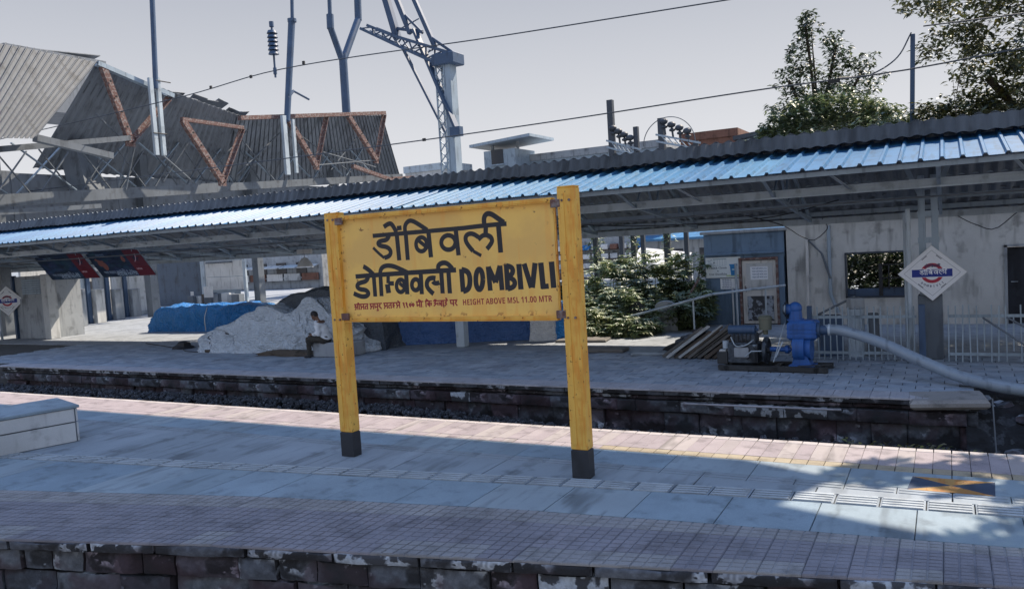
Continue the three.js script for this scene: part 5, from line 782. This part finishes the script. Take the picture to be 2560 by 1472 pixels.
{ // shrubs with hand shaped leaves on the bank behind the far platform
  const S = [[-12.2, -25.6, 1.0, 1.5, 'leafy shrub at the left end of the bank behind the sign'], [-10.9, -24.3, .95, 1.05, 'low broad leaved shrub beside the wrapped white bundle'], [-10.2, -26.2, 1.5, 2.2, 'tall shrub below the creeper clad posts'], [-9.3, -24.2, 1.05, 1.25, 'sunlit broad leaved shrub behind the right sign post'], [-8.6, -25.6, 1.3, 2.0, 'tall broad leaved shrub in the middle of the bank'], [-8.0, -24.1, .9, .95, 'low sunlit shrub behind the flat slab'], [-7.4, -25.9, 1.3, 2.35, 'tall pale shrub leaning on the hut corner'], [-6.95, -24.8, .6, 1.2, 'narrow shrub between the stone and the hut'], [-11.6, -23.6, .8, .8, 'small dark shrub behind the navy tarpaulin'], [-9.9, -23.2, .9, .75, 'low pale shrub spilling onto the paving behind the sign post'], [-8.9, -23.0, .7, .6, 'small pale shrub beside the black rubber mat'], [-10.7, -23.0, .6, .55, 'small creeping shrub beside the flat dark slab'], [-7.0, -23.9, .55, .9, 'small pale shrub growing round the standing stone'], [-8.2, -22.75, .8, .45, 'low pale weeds spilling over the paving before the standing stone'], [-9.5, -22.55, .7, .4, 'low pale weeds running onto the paving beside the flat dark slab']];
  S.forEach(([x, z, r, h, l], i) => {
    const t = thing('shrub', l, 'shrub', [x, 0, z]); const st = []; for (let k = 0; k < 7; k++) { const a = rr(0, 6.28), q = rr(.3, .8) * r; st.push(rod([0, 0, 0], [q * Math.cos(a), h * rr(.6, .95), q * Math.sin(a) * .7], .02, 5, .008)); } mesh('stem', st, mats.wood, t);
    const pts = [...clump(260, [0, h * .5, 0], [r, h * .5, r * .7], .8)]; for (let k = 0; k < 14; k++) pts.push(...clump(40, [rr(-.8, .8) * r, rr(.3, .95) * h, rr(-.2, .75) * r], [.3, .22, .3])); pts.forEach((p) => { p[1] = Math.max(.06, p[1]); });
    mesh('foliage', leaves(pts, i % 4 ? BRIGHT : GREEN, .25, 5), leafMat, t, true);
  });
  // low wall overgrown with creeper
  const w = thing('creeper_wall', 'low dark wall overgrown with yellow green creeper', 'wall', [-10, 0, -27]); mesh('masonry', cb(6.4, 1.02, .4, 0, .51, 0, .03), mats.greyDark, w); const pl = []; for (let k = 0; k < 1500; k++) { const top = rnd() < .6; pl.push([rr(-3.3, 3.3), top ? 1.02 + rr(0, .14) : rr(.3, 1.1), top ? rr(-.3, .35) : .22 + rr(0, .12)]); } mesh('creeper', leaves(pl, [...BRIGHT, [.2, .24, .05]], .13), leafMat, w, true);
  for (const [x, z, h, l, cr] of [[-11.28, -27.4, 3.4, 'dark post wrapped in bright creeper beside the sign', 1], [-9.9, -27.6, 3.4, 'dark post with a thin creeper column', .6], [-11.25, -30, 3.6, 'bare dark post standing behind the creeper wall', 0], [-10.5, -30.4, 3.6, 'bare dark post in front of the white tent', 0], [-9.4, -30, 3.8, 'thick dark post with creeper behind the shrubs', .5], [-8.7, -30.2, 3.6, 'bare dark post nearest the hut', 0]]) { const t = thing('yard_post', l, 'post', [x, 0, z]); mesh('shaft', bx(cr === .5 ? .24 : .16, h, .16, 0, h / 2, 0, 0, 0, rr(-.015, .015)), mats.steelDark, t); if (cr) { const q = []; for (let k = 0; k < 460 * cr; k++) { const a = rr(0, 6.28), r = rr(.08, .32) * (cr === 1 ? 1 : .8); q.push([r * Math.cos(a), rr(.7, h), r * Math.sin(a)]); } mesh('creeper', leaves(q, BRIGHT, .17), leafMat, t, true); } }
  // yard beyond
  const y = thing('yard_wall', 'grey rendered yard wall with pale coping behind the creeper posts', 'wall', [-13.2, 0, -34]); mesh('masonry', bx(7, .95, .3, 0, .475, 0), mats.steel, y); mesh('coping', bx(7.1, .08, .4, 0, .99, 0), mats.pale, y);
  const te = thing('white_tent', 'white pitched tent sheet beyond the yard wall', 'tent', [-12, 0, -38]); mesh('canopy', [bx(2.6, .04, 2, -.2, 1.8, .3, 0, .3, -.15), bx(2.4, 1.5, .04, 0, .9, -.3)], mats.whitePaint, te);
  const sh = thing('yard_shop', 'far shop front with rows of pale goods beyond the posts', 'shop', [-17, 0, -43]); mesh('wall', bx(7, 4.2, 1, 0, 2.1, -.6), mats.grey, sh); for (let r = 0; r < 4; r++) for (let k = 0; k < 11; k++) mesh('goods', cb(.42, .3, .3, -2.9 + k * .56, .8 + r * .52, .1, .03), pick([mats.whitePaint, mats.pale, mats.tarpBlue, mats.brick, mats.whitePaint]), sh); for (let r = 0; r < 4; r++) mesh('shelf', bx(6.4, .05, .45, 0, .62 + r * .52, .05), mats.wood, sh);
  const bh = thing('back_shed', 'low blue roofed shed behind the yard posts', 'shed', [-10.2, 0, -44]); mesh('wall', bx(9, 2.6, 3, 0, 1.3, 0), mats.grey, bh); mesh('roof', bx(9.6, .12, 4, 0, 2.95, 0, 0, .18), mats.roofBlue[0], bh); for (const x of [-3, -.6, 1.8]) mesh('opening', bx(1.5, 1.5, .1, x, 1.3, 1.52), mats.glassDark, bh);
  // greenery seen through the building's window and its back yard
  const b = thing('shrub', 'dark green bush seen through the window of the cream building', 'shrub', [-1.8, 0, -31]); mesh('stem', rod([0, 0, 0], [0, 1.5, 0], .05), mats.wood, b); mesh('foliage', leaves([...clump(5200, [0, 1.3, 1.2], [3.4, 1.8, 1.6], 1.4), ...clump(2600, [0, 1.4, -1.5], [3.6, 2.0, .8], 1.2)], [...DEEP, ...GREEN], .27), leafMat, b, true);
}
function tree(name, label, base, h, trunkR, limbs, clumps, pal, size, n, spread = 1) {
  const t = thing(name, label, 'tree', base); mesh('trunk', [rod([0, -.3, 0], [.05, h * .45, .03], trunkR, 10, trunkR * .7), rod([.05, h * .44, .03], [0, h * .75, 0], trunkR * .7, 8, trunkR * .35), rod([0, h * .74, 0], [-.1, h * .97, 0], trunkR * .35, 6, trunkR * .1)], mats.bark, t);
  const lb = limbs.map(([y, ...e]) => tube([[0, y, 0], [e[0] * .5, y + (e[1] - y) * .6, e[2] * .5], e], trunkR * .38, 10, 6)); if (lb.length) mesh('limb', lb, mats.bark, t);
  const pts = []; for (const [x, y, z, r0, ry0, d] of clumps) { const r = r0 * spread, ry = ry0 ? ry0 * spread : undefined, N = Math.round(n * (d ?? 1)); pts.push(...clump(N, [x, y, z], [r, ry ?? r * .7, r])); const tw = Math.max(5, Math.round(r * 6)); for (let k = 0; k < tw; k++) { const a = rr(0, 6.28), q = r * rr(.7, 1.55); pts.push(...clump(Math.round(N * .07), [x + q * Math.cos(a), y + rr(-.6, .8) * (ry ?? r), z + q * Math.sin(a)], [.28 * r, .2 * r, .28 * r])); } }
  mesh('crown', leaves(pts, pal, size, 0), leafMat, t, true); return t;
}
{
  tree('feathery_tree', 'tall ragged feathery tree above the canopy ridge', [-3.9, 0, -30.5], 10, .14, [[5, -.9, 8.1, .1], [5, .7, 9.1, 0], [4.5, 1.5, 8.1, 0], [4, -1.2, 6.9, 0], [6, -.3, 10, 0]], [[-.2, 10.1, 0, .24, .3, .35], [-.3, 9.5, 0, .28, .35, .5], [-.55, 8.8, 0, .34, .45, .6], [-.85, 8.1, 0, .34, .4, .6], [-.75, 7.4, .1, .42, .45, .7], [-.1, 8.3, 0, .26, .35, .4], [.6, 9.2, 0, .28, .35, .4], [.7, 8.5, 0, .32, .4, .6], [.6, 7.8, 0, .38, .4, .7], [.2, 7.3, 0, .4, .35, .6], [1.5, 8.3, .1, .34, .3, .45], [1.45, 7.7, 0, .42, .32, .55], [1.15, 7.2, 0, .36, .3, .45], [-1.2, 7.0, 0, .3, .3, .3], [-.4, 6.6, 0, .8, .5], [.3, 6.2, 0, .9, .6]], [...DEEP, ...GREEN], .17, 430, 1.3);
  tree('broad_tree', 'broad bushy tree below the feathery tree', [-3.6, 0, -28.6], 5.2, .16, [[3, -1.6, 5.4, 0], [3, 1.7, 5.3, 0]], [[-1.7, 5.6, 0, .8, .55], [-1.0, 6.2, 0, .95, .65], [.0, 6.6, .1, 1.0, .75], [1.0, 6.5, 0, .9, .7], [1.9, 6.1, 0, .8, .6], [-2.3, 5.2, .3, .6, .45], [.2, 5.5, .6, 1.7, .6], [2.4, 5.6, .2, .7, .5]], [...GREEN, ...GREEN, ...BRIGHT], .2, 900);
  tree('large_tree', 'large olive tree filling the sky behind the slim post', [2.8, 0, -28.5], 11, .3, [[4, -1.6, 7, .2], [5, .6, 9, 0], [5, 2.6, 8.5, 0], [4, 2.0, 6.5, 0], [6, -.6, 9.6, 0]], [[-2.2, 6.2, 0, 1.1, .6, .7], [-1.6, 7.2, 0, 1.1, .9, .55], [-1.0, 8.3, 0, 1.4, .9, .6], [-1.8, 9.2, 0, 1.3, .7, .45], [.2, 9.4, 0, 1.6, 1.1, .7], [-.3, 6.6, .3, 1.5, 1.0], [1.0, 7.6, .2, 1.6, 1.2], [2.2, 6.6, 0, 1.7, 1.3], [2.6, 9.0, 0, 1.8, 1.4], [.6, 5.6, .3, 2.2, .7], [1.4, 10.6, 0, 1.7, 1.0], [-2.9, 5.9, .2, .8, .4, .6], [-1.4, 5.8, .4, 1.2, .5], [-2.6, 8.2, 0, .9, .6, .35], [-3.2, 9.6, .2, .8, .5, .3], [-.6, 10.4, 0, 1.6, .9, .7]], [...OLIVE, ...DEEP, ...OLIVE], .2, 1050);
  tree('pale_sapling', 'bare pale sapling in front of the large tree', [.35, 0, -26.5], 7.4, .035, [[6.4, .25, 7.4, 0]], [[.2, 7.4, 0, .25, .25, .3]], OLIVE, .12, 60);
  // tree at the end of the near platform, out of view: its crown dapples the paving
  tree('shade_tree', 'tree at the platform end whose branches shade the paving', [6.4, -.9, -16.2], 8.5, .2, [[5, -2.2, 8.6, -.2], [5.5, -1, 9.4, .5], [5, .8, 9, 0], [5, -3.6, 8.9, .2]], [[-2.9, 9.0, -.9, .8, .4, .5], [-1.6, 9.7, .2, 1.2, .7, 1.2], [-1.3, 9.2, -.9, 1.1, .6, 1.2], [.2, 9.6, 0, 1.6, .9, 1.2], [-3.9, 9.3, -.9, .5, .3, .35]], GREEN, .3, 420);
  // weeds at the foot of the far wall
  for (const [x, z, l] of [[-.35, -14.35, 'tuft of dry weeds below the broken platform end'], [-1.2, -14.3, 'low weed growing at the foot of the far wall'], [.15, -14.0, 'pale weed beside the thin iron rod']]) { const t = thing('weed', l, 'weed', [x, -.88, z]); const p = []; for (let k = 0; k < 70; k++) p.push([rr(-.35, .35), rr(.0, .22), rr(-.12, .12)]); mesh('blade', leaves(p, [...OLIVE, [.16, .15, .08], [.14, .13, .09]], .13, 0, 0), leafFar, t, true); }
}
renderer.render(scene, camera);
